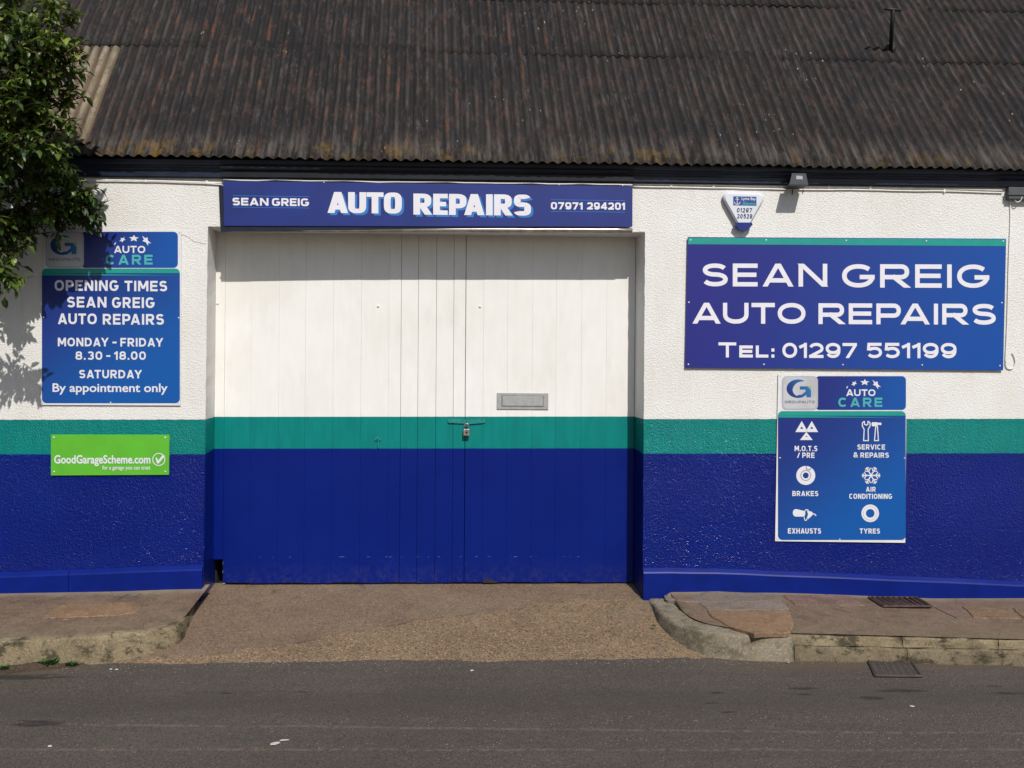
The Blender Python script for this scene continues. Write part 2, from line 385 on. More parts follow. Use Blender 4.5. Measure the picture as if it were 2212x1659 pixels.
def grad(name, c0, c1, p0, p1, rough=.35):
    """printed colour gradient between two points of the panel"""
    k = N(name); p = k.pos(); x, y, z = k.sep(p); d = (p1 - p0); L2 = d.x*d.x + d.z*d.z
    t = k.math('DIVIDE', k.math('ADD', k.math('MULTIPLY', k.math('SUBTRACT', x, p0.x), d.x), k.math('MULTIPLY', k.math('SUBTRACT', z, p0.z), d.z)), L2)
    dn = k.math('MULTIPLY', k.math('SUBTRACT', k.noise(p, 5, 4), .5), .05)
    return k.done(k.mix(k.ramp(k.math('ADD', t, dn), 0, 1), c0, c1), rough, None, 0, .4)
M_LET = plain('white_vinyl', (.70, .68, .72), .4, 0, .02, 10)
M_LETW = plain('white_print', (.66, .655, .69), .4, 0, .02, 10)
M_TEALV = plain('teal_vinyl', (.006, .26, .22), .4, 0, .04, 10)
M_TEALT = plain('light_teal_print', (.06, .36, .37), .4, 0, .04, 10)
M_MIDB = plain('mid_blue_print', (.02, .16, .48), .4, 0, .04, 10)
M_NAVY = plain('navy_print', (.012, .022, .12), .4, 0, .05, 10)
M_GREYP = plain('grey_print', (.38, .38, .41), .4, 0, .05, 10)
M_BOARDW = plain('white_sign_board', (.66, .65, .66), .45, 0, .04, 10)
M_HEAD = plain('header_blue_sheet', (.007, .020, .16), .4, 0, .12, 3)
M_GREEN = plain('lime_green_sheet', (.095, .40, .022), .45, 0, .05, 6)
M_SCREW = plain('screw_cap', (.72, .70, .70), .35, .1)
M_SILVER = plain('dull_silver_metal', (.50, .46, .42), .38, .65, .2, 14)
M_PLATE = plain('satin_letterplate', (.36, .355, .345), .5, .25, .08, 30)
M_STEEL = plain('padlock_steel', (.30, .27, .26), .4, .7, .3, 60)
M_BRASS = plain('dull_brass', (.19, .13, .08), .5, .6, .3, 60)
M_CABLE = plain('white_painted_cable', (.74, .71, .66), .5, 0, .06, 20)
M_PLAST = plain('white_abs_plastic', (.62, .64, .68), .32, 0, .03, 10)
M_PLASTG = plain('grey_abs_plastic', (.40, .42, .47), .4, 0, .05, 10)
M_LENS = plain('blue_strobe_lens', (.012, .022, .16), .2, 0, .1, 10)
M_LAMP = plain('grey_lamp_housing', (.055, .058, .068), .5, .2, .1, 20)
M_BLACK = plain('black_metal', (.012, .012, .013), .6, 0, .2, 20)
M_SHADEBLK = plain('shadow_grey_block', (.055, .06, .066), .6, 0, .15, 15)  # shadow grey for the added block at the right edge
M_LITTER = plain('pale_litter', (.46, .44, .41), .7, 0, .1, 60)
M_WOOD = plain('bare_splintered_wood', (.26, .20, .15), .85, 0, .3, 60, None, .6, 150)

# ------------------------------------------------------------------ lettering: centre-line alphabet swept with a constant stroke
def arc(cx, cy, rx, ry, a0, a1, n=14, e=2.0):
    out = []
    for i in range(n+1):
        a = math.radians(a0 + (a1-a0)*i/n); c, s = math.cos(a), math.sin(a)
        out.append((cx + rx*math.copysign(abs(c)**(2/e), c), cy + ry*math.copysign(abs(s)**(2/e), s)))
    return out
GW = {'A': 1.05, 'B': .9, 'C': .95, 'D': .98, 'E': .84, 'F': .8, 'G': 1.02, 'H': .95, 'I': 0, 'K': .95, 'L': .78, 'M': 1.15, 'N': .98, 'O': 1.05, 'P': .88, 'R': .93, 'S': .86, 'T': .88, 'U': .96, 'V': 1.0, 'X': .95, 'Y': .98, 'Z': .9,
      '0': .82, '1': .42, '2': .80, '3': .8, '4': .85, '5': .8, '6': .82, '7': .8, '8': .82, '9': .82, '.': 0, ':': 0, '-': .5, '/': .5, '&': .95, ' ': .45}
def glyph(ch, W, t, e):
    L, Rr, B, T, M = t/2, W-t/2, t/2, 1-t/2, .51
    cx, rx = W/2, (W-t)/2; X = .35
    def dia(x0, y0, x1, y1):       # extend a diagonal past both ends; the excess is clipped at 0 and 1
        dx, dy = x1-x0, y1-y0; return [(x0-dx*X, y0-dy*X), (x1+dx*X, y1+dy*X)]
    def bowl(yb, yt, xr=None, x0=None):
        xr = Rr if xr is None else xr; ry = (yt-yb)/2; r = min(ry*1.05, (xr-L)*.75)
        return [(L if x0 is None else x0, yt)] + arc(xr-r, (yb+yt)/2, r, ry, 90, -90, 12, e) + [(L if x0 is None else x0, yb)]
    if ch == 'A': return [[(t*.55-(W/2-t*.55)*.3, -.3), (W/2-t*.03, 1.0)], [(W-t*.55+(W/2-t*.55)*.3, -.3), (W/2+t*.03, 1.0)], [(W*.22, .27), (W*.78, .27)]]
    if ch == 'B': return [[(L, 0), (L, 1)], bowl(M, T, Rr-.04), bowl(B, M)]
    if ch == 'C': return [arc(cx, .5, rx, .5-t/2, 42, 318, 26, e)]
    if ch == 'D': return [[(L, 0), (L, 1)], bowl(B, T)]
    if ch == 'E': return [[(L, 0), (L, 1)], [(L, T), (W, T)], [(L, M), (W-.05, M)], [(L, B), (W, B)]]
    if ch == 'F': return [[(L, 0), (L, 1)], [(L, T), (W, T)], [(L, M-.03), (W-.07, M-.03)]]
    if ch == 'G': return [arc(cx, .5, rx, .5-t/2, 42, 350, 28, e), [(W*.54, .45), (W, .45)]]
    if ch == 'H': return [[(L, 0), (L, 1)], [(Rr, 0), (Rr, 1)], [(L, M), (Rr, M)]]
    if ch == 'I': return [[(t/2, 0), (t/2, 1)]]
    if ch == 'K': return [[(L, 0), (L, 1)], dia(L, .36, W-t*.6, 1)[0:0] or [(L, .30), (W+.05, 1.12)], [(W*.36, .58), (W+.04, -.12)]]
    if ch == 'L': return [[(L, 0), (L, 1)], [(L, B), (W, B)]]
    if ch == 'M': return [[(L, 0), (L, 1)], [(Rr, 0), (Rr, 1)], [(L-.02, 1.1), (W/2, .25)], [(Rr+.02, 1.1), (W/2, .25)]]
    if ch == 'N': return [[(L, 0), (L, 1)], [(Rr, 0), (Rr, 1)], dia(L+t*.08, 1-t*.1, Rr-t*.08, t*.1)]
    if ch == 'O': return [arc(cx, .5, rx, .5-t/2, 0, 360, 36, e)]
    if ch == '0': return [arc(cx, .5, rx, .5-t/2, 0, 360, 36, e)]
    if ch == 'P': return [[(L, 0), (L, 1)], bowl(.42, T)]
    if ch == 'R': return [[(L, 0), (L, 1)], bowl(.45, T, Rr-.02), [(W*.42, .5), (W-t*.5, 0), (W-t*.5+(W*.58-t*.5)*.3, -.15)]]
    if ch == 'S':
        mu = .52; ru, rl = (T-mu)/2, (mu-B)/2
        return [arc(cx, mu+ru, rx*.95, ru, 22, 262, 18, e) + arc(cx, B+rl, rx, rl, 82, -158, 18, e)]
    if ch == 'T': return [[(0, T), (W, T)], [(W/2, 0), (W/2, 1)]]
    if ch == 'U': return [[(L, 1)] + arc(cx, B+.34, rx, .34, 180, 360, 18, e) + [(Rr, 1)]]
    if ch == 'V': return [[(t*.5-.12*.4, 1.12), (W/2, -.02)], [(W-t*.5+.12*.4, 1.12), (W/2, -.02)]]
    if ch == 'X': return [dia(t*.55, 0, W-t*.55, 1), dia(t*.55, 1, W-t*.55, 0)]
    if ch == 'Y': return [[(t*.5-.1, 1.12), (W/2, .42)], [(W-t*.5+.1, 1.12), (W/2, .42)], [(W/2, 0), (W/2, .5)]]
    if ch == '1': return [[(W-t/2, 0), (W-t/2, 1)], [(W-t/2, T-.02), (0, T-.2)]]
    if ch == '2': return [arc(cx, T-.26, rx, .26, 165, -38, 16, e) + [(L*.9, B+.01)], [(0, B), (W, B)]]
    if ch == '3': return [arc(cx, M+(T-M)/2, rx*.92, (T-M)/2, 150, -90, 16, e), arc(cx, B+(M-B)/2, rx, (M-B)/2, 90, -150, 16, e)]
    if ch == '4': return [[(W*.72, 0), (W*.72, 1)], [(0, .27), (W, .27)], [(t*.35, .27), (W*.72, 1)]]
    if ch == '5': return [[(W-.03, T), (L+.05, T)], [(L+.06, 1), (L+.02, .5)], arc(cx, B+.27, rx, .27, 138, -150, 18, e)]
    if ch == '7': return [[(0, T), (W, T)], [(Rr+.02, T), (W*.33, 0), (W*.33-.1, -.2)]]
    if ch == '8': return [arc(cx, M+(T-M)/2, rx*.88, (T-M)/2, 0, 360, 24, e), arc(cx, B+(M-B)/2, rx, (M-B)/2, 0, 360, 24, e)]
    if ch == '9': return [arc(cx, T-.27, rx, .27, 0, 360, 26, e), [(Rr, T-.27)] + arc(cx, B+.36, rx, .36, 0, -150, 14, e)]
    if ch == '6': return [[(W-x, 1-y) for x, y in s] for s in glyph('9', W, t, e)]
    if ch == '.': return [[(t/2, 0), (t/2, t*1.05)]]
    if ch == ':': return [[(t/2, 0), (t/2, t*1.05)], [(t/2, .5), (t/2, .5+t*1.05)]]
    if ch == '-': return [[(0, .44), (W, .44)]]
    if ch == '/': return [dia(t*.4, 0, W-t*.4, 1)]
    if ch == '&': return [[(W, -.02), (W*.2, .72)] + arc(W*.42, .76, W*.24, .17, 190, -20, 12) + [(W*.22, .42)] + arc(W*.4, .27, W*.34, .21, 130, 350, 14) + [(W*.92, .5)]]
    return []
def ribbon(pts, t, xs, closed):
    P = [Vector((x*xs, y)) for x, y in pts]
    if closed: P = P[:-1]
    n = len(P); V = []
    for i in range(n):
        a = P[(i-1) % n] if (closed or i > 0) else None; b = P[(i+1) % n] if (closed or i < n-1) else None
        d1 = (P[i]-a).normalized() if a is not None and (P[i]-a).length > 1e-9 else None
        d2 = (b-P[i]).normalized() if b is not None and (b-P[i]).length > 1e-9 else None
        if d1 is None: d1 = d2
        if d2 is None: d2 = d1
        n1, n2 = Vector((-d1.y, d1.x)), Vector((-d2.y, d2.x)); nn = (n1+n2)
        nn = nn.normalized() if nn.length > 1e-6 else n1
        k = min(1/max(nn.dot(n1), .35), 2.0)
        off = nn*(t/2*k); V += [P[i]+off, P[i]-off]
    # stroke is swept with width t, horizontally thickened by the stretch
    F = []
    for i in range(n if closed else n-1):
        j = (i+1) % n; F.append((2*i, 2*i+1, 2*j+1, 2*j))
    return V, F
def text(s, quad, t=.17, gap=.16, e=2.2, fat=1.0, widths=None, scap=None, sq=1.0):
    """quad = (top-left, top-right, bottom-right, bottom-left) points; returns a flat mesh facing -Y; scap = letters drawn as small capitals"""
    tl, tr, br, bl = quad; asp = ((tr-tl).length+(br-bl).length)/((tl-bl).length+(tr-br).length)/sq
    hs = [(.80 if scap and i in scap else 1.0) for i in range(len(s))]
    ws = []
    for i, ch in enumerate(s):
        wv = (widths or GW).get(ch, GW.get(ch, .9))
        ws.append((t if wv == 0 else max(wv, t*1.1))*hs[i])
    KP = {'PA': .16, 'AU': .06, 'AT': .12, 'TA': .12, 'AY': .1, 'UT': .04, 'TO': .04}; kn = [KP.get(s[i:i+2], 0) for i in range(len(s)-1)] + [0]
    fixed = sum(t for ch in s if GW.get(ch) == 0); g = gap
    tot = sum(ws) + g*(len(s)-1) - sum(kn)
    xs = (asp - fixed)/(tot - fixed)                    # stretch every glyph and gap, not the dots and stems
    V, F = [], []; x = 0; sub = 0
    for i, ch in enumerate(s):
        one = GW.get(ch) == 0; Wg = ws[i]*(1 if one else xs); h = hs[i]
        if ch != ' ':
            gs = glyph(ch, Wg/h, t/h*fat if not one else t/h, e)
            for st in gs:
                closed = len(st) > 8 and (Vector(st[0])-Vector(st[-1])).length < 1e-6
                v, f = ribbon(st, t*fat/h, 1.0, closed)
                bm = bmesh.new(); bv = [bm.verts.new((q.x, q.y, 0)) for q in v]
                for q in f:
                    try: bm.faces.new([bv[k] for k in q])
                    except Exception: pass
                for (co, no) in (((0, 0, 0), (0, -1, 0)), ((0, 1, 0), (0, 1, 0))):
                    bmesh.ops.bisect_plane(bm, geom=bm.verts[:]+bm.edges[:]+bm.faces[:], plane_co=co, plane_no=no, clear_outer=True)
                bm.verts.index_update(); n0 = len(V)
                for q in bm.verts:
                    a, b = (x + q.co.x*h)/asp, q.co.y*h
                    p = (tl*(1-a) + tr*a)*b + (bl*(1-a) + br*a)*(1-b)
                    V.append(p + Vector((0, -.00012*sub, 0)))
                F += [tuple(k.index + n0 for k in q.verts) for q in bm.faces]; bm.free()
                sub = (sub+1) % 6
        x += Wg + (g - kn[i])*xs
    return V, F
def qd(x0, y0, x1, y1, Y, dy=0.0):
    """picture box on plane Y -> quad of points; dy = drop of the right end"""
    return PY(x0, y0, Y), PY(x1, y0+dy, Y), PY(x1, y1+dy, Y), PY(x0, y1, Y)
def ftext(s, quad, off=0.0, shear=0.0):
    """built-in typeface fitted to a quad (for lower-case print)"""
    cu = bpy.data.curves.new('t', 'FONT'); cu.body = s; cu.offset = off; cu.shear = shear; cu.resolution_u = 4
    ob = bpy.data.objects.new('t', cu); C.objects.link(ob)
    dg = bpy.context.evaluated_depsgraph_get(); me = ob.evaluated_get(dg).to_mesh()
    vs_ = [v.co.copy() for v in me.vertices]; fs = [tuple(p.vertices) for p in me.polygons]
    C.objects.unlink(ob); bpy.data.objects.remove(ob); bpy.data.curves.remove(cu)
    x0 = min(v.x for v in vs_); x1 = max(v.x for v in vs_); y0 = min(v.y for v in vs_); y1 = max(v.y for v in vs_)
    tl, tr, br, bl = quad; out = []
    for v in vs_:
        a, b = (v.x-x0)/(x1-x0), (v.y-y0)/(y1-y0)
        out.append((tl*(1-a)+tr*a)*b + (bl*(1-a)+br*a)*(1-b))
    return out, fs
def flat(pts, Y): return [PY(x, y, Y) for x, y in pts], [tuple(range(len(pts)))]
def ring(o_, i_, Y):
    n = len(o_); return [PY(x, y, Y) for x, y in list(o_)+list(i_)], [(k, (k+1) % n, (k+1) % n+n, k+n) for k in range(n)]
def circ(cx, cy, r, n=28, ry=None, a0=0): return [(cx + r*math.cos(a0+2*math.pi*i/n), cy + (ry or r)*math.sin(a0+2*math.pi*i/n)) for i in range(n)]
def stroke(pts, wd, Y):
    v, f = ribbon([(x, -y) for x, y in pts], wd, 1, False); return [PY(q.x, -q.y, Y) for q in v], f

# ================================================================== GROUND
def grid(x0, x1, y0, y1, nx, ny, zf):
    V = [(x0+(x1-x0)*i/nx, y0+(y1-y0)*j/ny, 0) for j in range(ny+1) for i in range(nx+1)]
    V = [Vector((x, y, zf(x, y))) for x, y, _ in V]
    return V, [(j*(nx+1)+i, j*(nx+1)+i+1, (j+1)*(nx+1)+i+1, (j+1)*(nx+1)+i) for j in range(ny) for i in range(nx)]
M_GROUND = concrete('bare_ground', (.10, .085, .06), (.12, .10, .07), (.08, .075, .05), .4, .3)
tag(obj('ground', ([(-60, -60, ZR-.06), (60, -60, ZR-.06), (60, 60, ZR-.06), (-60, 60, ZR-.06)], [(0, 1, 2, 3)]), M_GROUND), kind='structure')
def zroad(x, y): return ZR + .004*noise.noise(Vector((x*.9, y*1.6, 0))) + .0015*noise.noise(Vector((x*9, y*9, 3)))
tag(obj('road', merge(grid(-6, 6, -4.2, -.72, 260, 90, zroad), grid(-60, 60, -11, -4.2, 40, 6, lambda x, y: ZR), grid(-60, -6, -4.2, -.72, 8, 4, lambda x, y: ZR), grid(6, 60, -4.2, -.72, 8, 4, lambda x, y: ZR)), M_ROAD, smooth=True), kind='structure')
def zap(x, y):
    t = (y + 1.02)/(RV + 1.02); edge = -.262 + (-.004)
    xe = abs(x+.25)/2.3
    z = edge + (ZD - edge)*max(t, 0)**.92 if t > 0 else edge + .25*t
    z += .0045*min(1, max(0, (y + .012*noise.noise(Vector((x*7, 1, 1))) - crk(x))/.006))
    z += .035*max(0, xe-.75)*(-1 if t < .3 else 0)
    z += .007*noise.noise(Vector((x*3.1, 4, 4)))*max(0, 1-abs(t)*5) + .004*noise.noise(Vector((x*11, 4, 4)))*max(0, 1-abs(t)*5)
    return z + .004*noise.noise(Vector((x*1.3, y*2, 5))) + .0035*noise.noise(Vector((x*4, y*5, 8))) + .0012*noise.noise(Vector((x*22, y*22, 2)))
dv = tag(obj('driveway', grid(-2.75, 2.4, -1.25, .34, 260, 150, zap), M_APRON, smooth=True), kind='structure')
at_ = dv.data.attributes.new('pour', 'FLOAT', 'POINT')
at_.data.foreach_set('value', [min(1, max(0, (v.co.y-crk(v.co.x))/.02+.5)) for v in dv.data.vertices])
at_ = dv.data.attributes.new('crack', 'FLOAT', 'POINT')
at_.data.foreach_set('value', [math.exp(-((v.co.y-crk(v.co.x)+.014*noise.noise(Vector((v.co.x*7, 1, 1))))/.009)**2) for v in dv.data.vertices])

# pavement edges, surveyed: kerb top line and its foot
def lin(t, a, b): return a + (b-a)*t
def resample(P, n):
    L = [0]
    for a, b in zip(P, P[1:]): L.append(L[-1] + (b-a).length)
    out = []
    for i in range(n+1):
        s = L[-1]*i/n; k = 0
        while k < len(P)-2 and L[k+1] < s: k += 1
        u = (s-L[k])/max(L[k+1]-L[k], 1e-9); out.append(P[k].lerp(P[k+1], min(1, max(0, u))))
    return out
def smoothline(P, it=2):
    for _ in range(it):
        Q = [P[0]]
        for a, b in zip(P, P[1:]): Q += [a.lerp(b, .25), a.lerp(b, .75)]
        P = Q + [P[-1]]
    return P
# left pavement
zl0, zl1 = PY(-900, 1300, -.03).z, PY(438, 1270, -.03).z
def zwl(x): return lin((x+3.6)/1.55, PY(0, 1285, -.03).z, PY(438, 1270, -.03).z) if x > -3.6 else PY(0, 1285, -.03).z
LTOP = [PZ(*p, -.10) for p in ((436, 1277), (412, 1315), (389, 1346), (374, 1355), (345, 1361), (208, 1378), (0, 1388))]
LTOP = smoothline(LTOP); e0 = LTOP[-1]; LTOP += [Vector((e0.x-1.5, e0.y-.02, -.10)), Vector((-60, e0.y-.02, -.10))]
def pavement(name, TOP, zback, yb, mat, flip=1):
    V, F = [], []; ny = 10
    for p in TOP:
        zb = zback(p.x)
        for j in range(ny+1):
            t = j/ny; q = Vector((p.x, yb + (p.y-yb)*t, 0)); q.z = zb + (p.z - zb)*t + (.0035*noise.noise(Vector((q.x*3, q.y*4, 1))) if 0 < j < ny else 0)
            V.append(q)
    for i in range(len(TOP)-1):
        for j in range(ny): F.append((i*(ny+1)+j, i*(ny+1)+j+1, (i+1)*(ny+1)+j+1, (i+1)*(ny+1)+j))
    return tag(obj(name, (V, F), mat, smooth=True), kind='structure')
def kerbrun(line, w_in, ztop, zbot, lip=.02, flare=.02, rough=.006, seed=0, sgn=1):
    """kerb block swept along a plan line (front top edge); w_in = width towards the wall"""
    V, F = [], []; n = len(line)
    for i, p in enumerate(line):
        t = (line[min(i+1, n-1)] - line[max(i-1, 0)]); t.z = 0; t.normalize(); nrm = Vector((t.y, -t.x, 0))*sgn
        jt = lambda s: rough*noise.noise(Vector((p.x*7+s*3.1, p.y*7+seed, s)))
        zt = ztop(p) if callable(ztop) else ztop
        prof = [(-w_in, -.004), (-lip*1.2, jt(1)*.5), (-lip*.3, -lip*.25+jt(2)*.4), (jt(3), -lip), (flare*.5+jt(4), (zt-zbot)*-.55), (flare+jt(5), zbot-zt)]
        for (o, dz) in prof: q = p + nrm*o; V.append(Vector((q.x, q.y, zt+dz)))
    k = 6
    for i in range(n-1):
        for j in range(k-1): F.append((i*k+j, i*k+j+1, (i+1)*k+j+1, (i+1)*k+j))
    F.append(tuple(range(k))); F.append(tuple(range((n-1)*k+k-1, (n-1)*k-1, -1)))
    return V, F
pvl = pavement('pavement', [Vector((p.x, p.y+.03, p.z-.002)) for p in LTOP[:-1]], zwl, .06, M_PAVE)
kl = resample(smoothline([PZ(*p, -.10) for p in ((439, 1272), (413, 1318), (391, 1348), (371, 1357), (330, 1363), (208, 1378), (0, 1388), (-260, 1402))]), 90)
kz = lambda p: -.094 + .004*noise.noise(Vector((p.x*5, p.y*5, 0)))
obj('kerb', kerbrun(kl, .11, kz, -.34, .016, .03, .014, 0, -1), M_KERB, pvl, smooth=True)
obj('kerb', kerbrun([Vector((-60, kl[-1].y, 0)), Vector((kl[-1].x-.004, kl[-1].y, 0))], .11, -.094, -.34), M_KERB, pvl)
# right pavement: curved pale kerb, then two courses of stone kerb
def zwr(x):
    pts = [(1388, 1276), (1720, 1280), (1900, 1288), (2212, 1301)]; q = [PY(*p, -.03) for p in pts]
    if x <= q[0].x: return q[0].z
    for a, b in zip(q, q[1:]):
        if x <= b.x: return lin((x-a.x)/(b.x-a.x), a.z, b.z)
    return q[-1].z
ZK = -.118
RT = [PZ(*p, ZK) for p in ((1392, 1279), (1412, 1312), (1436, 1338), (1475, 1357), (1530, 1371), (1610, 1377), (1716, 1379), (2212, 1393))]
RTS = smoothline(RT)
xe = RTS[-1]; xc1 = PZ(1700, 1379, ZK).x
back = []
for i, p in enumerate(RTS):
    t = (RTS[min(i+1, len(RTS)-1)] - RTS[max(i-1, 0)]); t.z = 0; t.normalize()
    wd = lin(min(1, max(0, (p.x - (xc1-.45))/.4)), .165, .06)
    back.append(p + Vector((-t.y, t.x, 0))*wd)
back.append(Vector((60, xe.y+.05, ZK)))
back = [Vector((p.x, p.y, -.10)) for p in back]
pvr = pavement('pavement', back, zwr, .06, M_PAVE)
zx_ = lambda px: PZ(px, 1379, ZK)
curve = [p for p in RTS if p.x < PZ(1712, 1379, ZK).x]
curve = resample(curve + [zx_(1714)], 60)
obj('kerb', kerbrun(curve, .19, lambda p: ZK+.012 + .005*noise.noise(Vector((p.x*5, p.y*5, 0))), -.34, .022, .035, .012, 3), M_KERBC, pvr, smooth=True)
# worn stone courses to the right
def zx(px, y): return PZ(px, y, ZK)
ks = [1716, 1960, 2168, 2340, 2560]
for i in range(len(ks)-1):
    a, b = zx(ks[i]+.7, 1379+(ks[i]-1716)*.0215), zx(ks[i+1]-.2, 1379+(ks[i+1]-1716)*.0215)
    ln = resample([a, b], 16)
    obj('kerb_stone', kerbrun(ln, .10, lambda p: -.168+.004*noise.noise(Vector((p.x*4, 9, 0))), -.34, .018, .022, .022, i*3), M_KERBL, pvr, smooth=True)
    ln2 = resample([a+Vector((-.02, .022, 0)), b+Vector((-.021, .022, 0))], 14)
    obj('edging_stone', kerbrun(ln2, .13, lambda p: -.108+.003*noise.noise(Vector((p.x*4, 2, 0))), -.165, .012, .004, .014, i*5+1), M_KERB, pvr, smooth=True)
a = zx(2560, 1397); obj('kerb_stone', kerbrun([a, Vector((60, a.y, 0))], .11, -.11, -.34), M_KERB, pvr)
# flags and patches let into the pavement
from mathutils.bvhtree import BVHTree
def bvh_of(o):
    me = o.data; return BVHTree.FromPolygons([v.co + o.location for v in me.vertices], [tuple(p.vertices) for p in me.polygons])
BV = {pvl.name: bvh_of(pvl), pvr.name: bvh_of(pvr)}
def slab(pp, mat, par, name, zadd=.004, thick=.03):
    bv = BV[par.name]; pts = []
    for (x, y) in pp:
        q = bv.ray_cast(CAM, ray(x, y).normalized())[0]
        pts.append(q if q else PZ(x, y, -.09))
    pts = resample(pts + [pts[0]], max(44, len(pts)*8))[:-1]
    pts = [p + Vector((.012*noise.noise(p*9)+.008*noise.noise(p*31), .012*noise.noise(p*9+Vector((5, 5, 5)))+.008*noise.noise(p*37), 0)) for p in pts]
    for p in pts:
        q = bv.ray_cast(Vector((p.x, p.y, 2)), Vector((0, 0, -1)))[0]
        p.z = (q.z if q else p.z) + zadd
    c = sum(pts, Vector())/len(pts); ins = [p.lerp(c, .03) + Vector((0, 0, .0)) for p in pts]
    n = len(pts); V = [p - Vector((0, 0, .004)) for p in pts] + ins + [p - Vector((0, 0, thick)) for p in pts]
    F = [tuple(range(n, 2*n))] + [(i, (i+1) % n, (i+1) % n+n, i+n) for i in range(n)] + [(i+2*n, (i+1) % n+2*n, (i+1) % n, i) for i in range(n)]
    return obj(name, (V, F), mat, par, origin=c)
def r6(x, y): return ((2000 + x/1.75)*.67769, (1700 + y/1.75)*.67769)
def r5(x, y): return ((x/1.951)*.67769, (1300 + y/1.951)*.67769)
slab([r5(*p) for p in ((355, 1228), (830, 1208), (890, 1222), (850, 1275), (700, 1296), (270, 1306))], M_SANDST, pvl, 'paving_slab')
slab([r6(*p) for p in ((445, 436), (905, 440), (925, 520), (905, 560), (700, 566), (560, 520), (475, 476))], M_SANDST, pvr, 'paving_slab', .010)
slab([r6(*p) for p in ((400, 388), (860, 386), (915, 434), (450, 432))], M_GREYST, pvr, 'paving_slab', .008)
slab([r6(*p) for p in ((200, 340), (850, 342), (858, 383), (330, 386), (215, 372))], M_GREYST, pvr, 'paving_slab', .005)
slab([r6(*p) for p in ((868, 346), (1240, 352), (1330, 408), (935, 402))], M_PINKST, pvr, 'paving_slab', .007)
slab([r6(*p) for p in ((1700, 412), (1850, 414), (1880, 470), (1840, 478))], M_PINKST, pvr, 'paving_slab', .006)
slab([r6(*p) for p in ((1870, 412), (2120, 418), (2190, 480), (1935, 474))], M_SANDST, pvr, 'paving_slab', .007)
slab([r6(*p) for p in ((2150, 420), (2420, 424), (2520, 486), (2215, 480))], M_SANDST, pvr, 'paving_slab', .007)
# cast-iron cover let into the pavement, with its bars
mc = [r6(*p) for p in ((1345, 356), (1615, 358), (1700, 408), (1430, 408))]
q = [PZ(x, y, -.085) for x, y in mc]; c = sum(q, Vector())/4
cov = thing('access_cover', 'small rusty iron grille let into the pavement against the blue plinth', 'cover', c)
obj('frame', merge(*[tube([q[i], q[(i+1) % 4]], .008, 4) for i in range(4)]), M_IRON, cov)
obj('pan', prism([p.lerp(c, .05)+Vector((0, 0, -.002)) for p in q], (0, 0, -1), .02), M_IRON, cov)
for i in range(9):
    t = (i+.5)/9; a, b = q[0].lerp(q[1], t), q[3].lerp(q[2], t)
    obj('bar', tube([a.lerp(b, .06)+Vector((0, 0, .004)), a.lerp(b, .94)+Vector((0, 0, -.003))], .0095, 4), M_IRON, cov)
# road gully
gq = [r6(*p) for p in ((1345, 712), (1582, 716), (1640, 800), (1385, 798))]
q = [PZ(x, y, ZR+.0065) for x, y in gq]; c = sum(q, Vector())/4
gul = thing('drain_grate', 'rust-brown slotted drain grate in the road beside the stone kerb', 'drain grate', c)
M_GULLY = plain('silted_iron', (.055, .042, .034), .85, 0, .3, 25, None, .5, 120)
obj('pan', ([p for p in q], [(0, 1, 2, 3)]), plain('gully_silt', (.044, .035, .029), .9), gul)
obj('frame', merge(*[tube([q[i]+Vector((0, 0, .003)), q[(i+1) % 4]+Vector((0, 0, .003))], .009, 4) for i in range(4)]), M_GULLY, gul)
for i in range(7):
    t = (i+.5)/7; a, b = q[0].lerp(q[1], t), q[3].lerp(q[2], t)
    obj('bar', tube([a+Vector((0, 0, -.008)), b+Vector((0, 0, -.008))], .0115, 5), M_GULLY, gul)
# silt against the left kerb
V, F = [], []
for i in range(61):
    x = lin(i/60, -4.4, -2.35); ky = kl[-1].y if x < kl[-1].x else min((abs(p.x-x), p.y) for p in kl)[1]
    for j in range(9):
        t = j/8; wd = .29*max(0, 1-abs(i/60-.35)*1.5)+.03*noise.noise(Vector((x*4, 0, 0)))*(1-abs(i/30-1))
        V.append(Vector((x, ky-.01-t*wd, ZR-.004 + .05*(1-t)**2*(.6+.6*noise.noise(Vector((x*5, t*3, 0)))) + .010*noise.noise(Vector((x*20, t*9, 4)))*(1-t) + .003)))
for i in range(60):
    for j in range(8): F.append((i*9+j, i*9+j+1, (i+1)*9+j+1, (i+1)*9+j))
tag(obj('soil', (V, F), M_SOIL, smooth=True), kind='stuff', label='dark silt and grit gathered against the left kerb')

# ================================================================== BUILDING
bld = thing('garage_building', 'white, teal and blue roughcast workshop with a steep corrugated roof', 'building', (0, .25, 0))
# opening outline on the wall plane and on the door plane
oTL, oTR, oBR, oBL = PY(449, 489, 0), PY(1393.5, 502, 0), PY(1388, 1300, 0), PY(438.5, 1292, 0)
dTL, dTR, dBR, dBL = PY(467, 486, RV), PY(1373, 490, RV), PY(1367, 1263, RV), PY(460, 1263, RV)
ZT = PY(1100, 378, 0).z + .11
XL, XR = -9.0, 10.5
def rough(v): return v
def wallpanel(poly_cols):
    V, F = [], []
    for (a, b) in poly_cols: V += [a, b]
    for i in range(len(poly_cols)-1): F.append((2*i, 2*i+2, 2*i+3, 2*i+1))
    return V, F
zb = -.30
left = ([Vector((XL, 0, zb)), Vector((oBL.x, 0, zb)), Vector((oTL.x, 0, ZT)), Vector((XL, 0, ZT))], [(0, 1, 2, 3)])
def edge_wob(a, b, n, amp, seed):
    return [a.lerp(b, i/n) + Vector((amp*noise.noise(Vector((seed, i*.9, 0))), 0, 0)) for i in range(n+1)]
eL = edge_wob(Vector((oBL.x, 0, zb)), oTL, 40, .004, 1); eR = edge_wob(Vector((oBR.x, 0, zb)), oTR, 40, .004, 2)
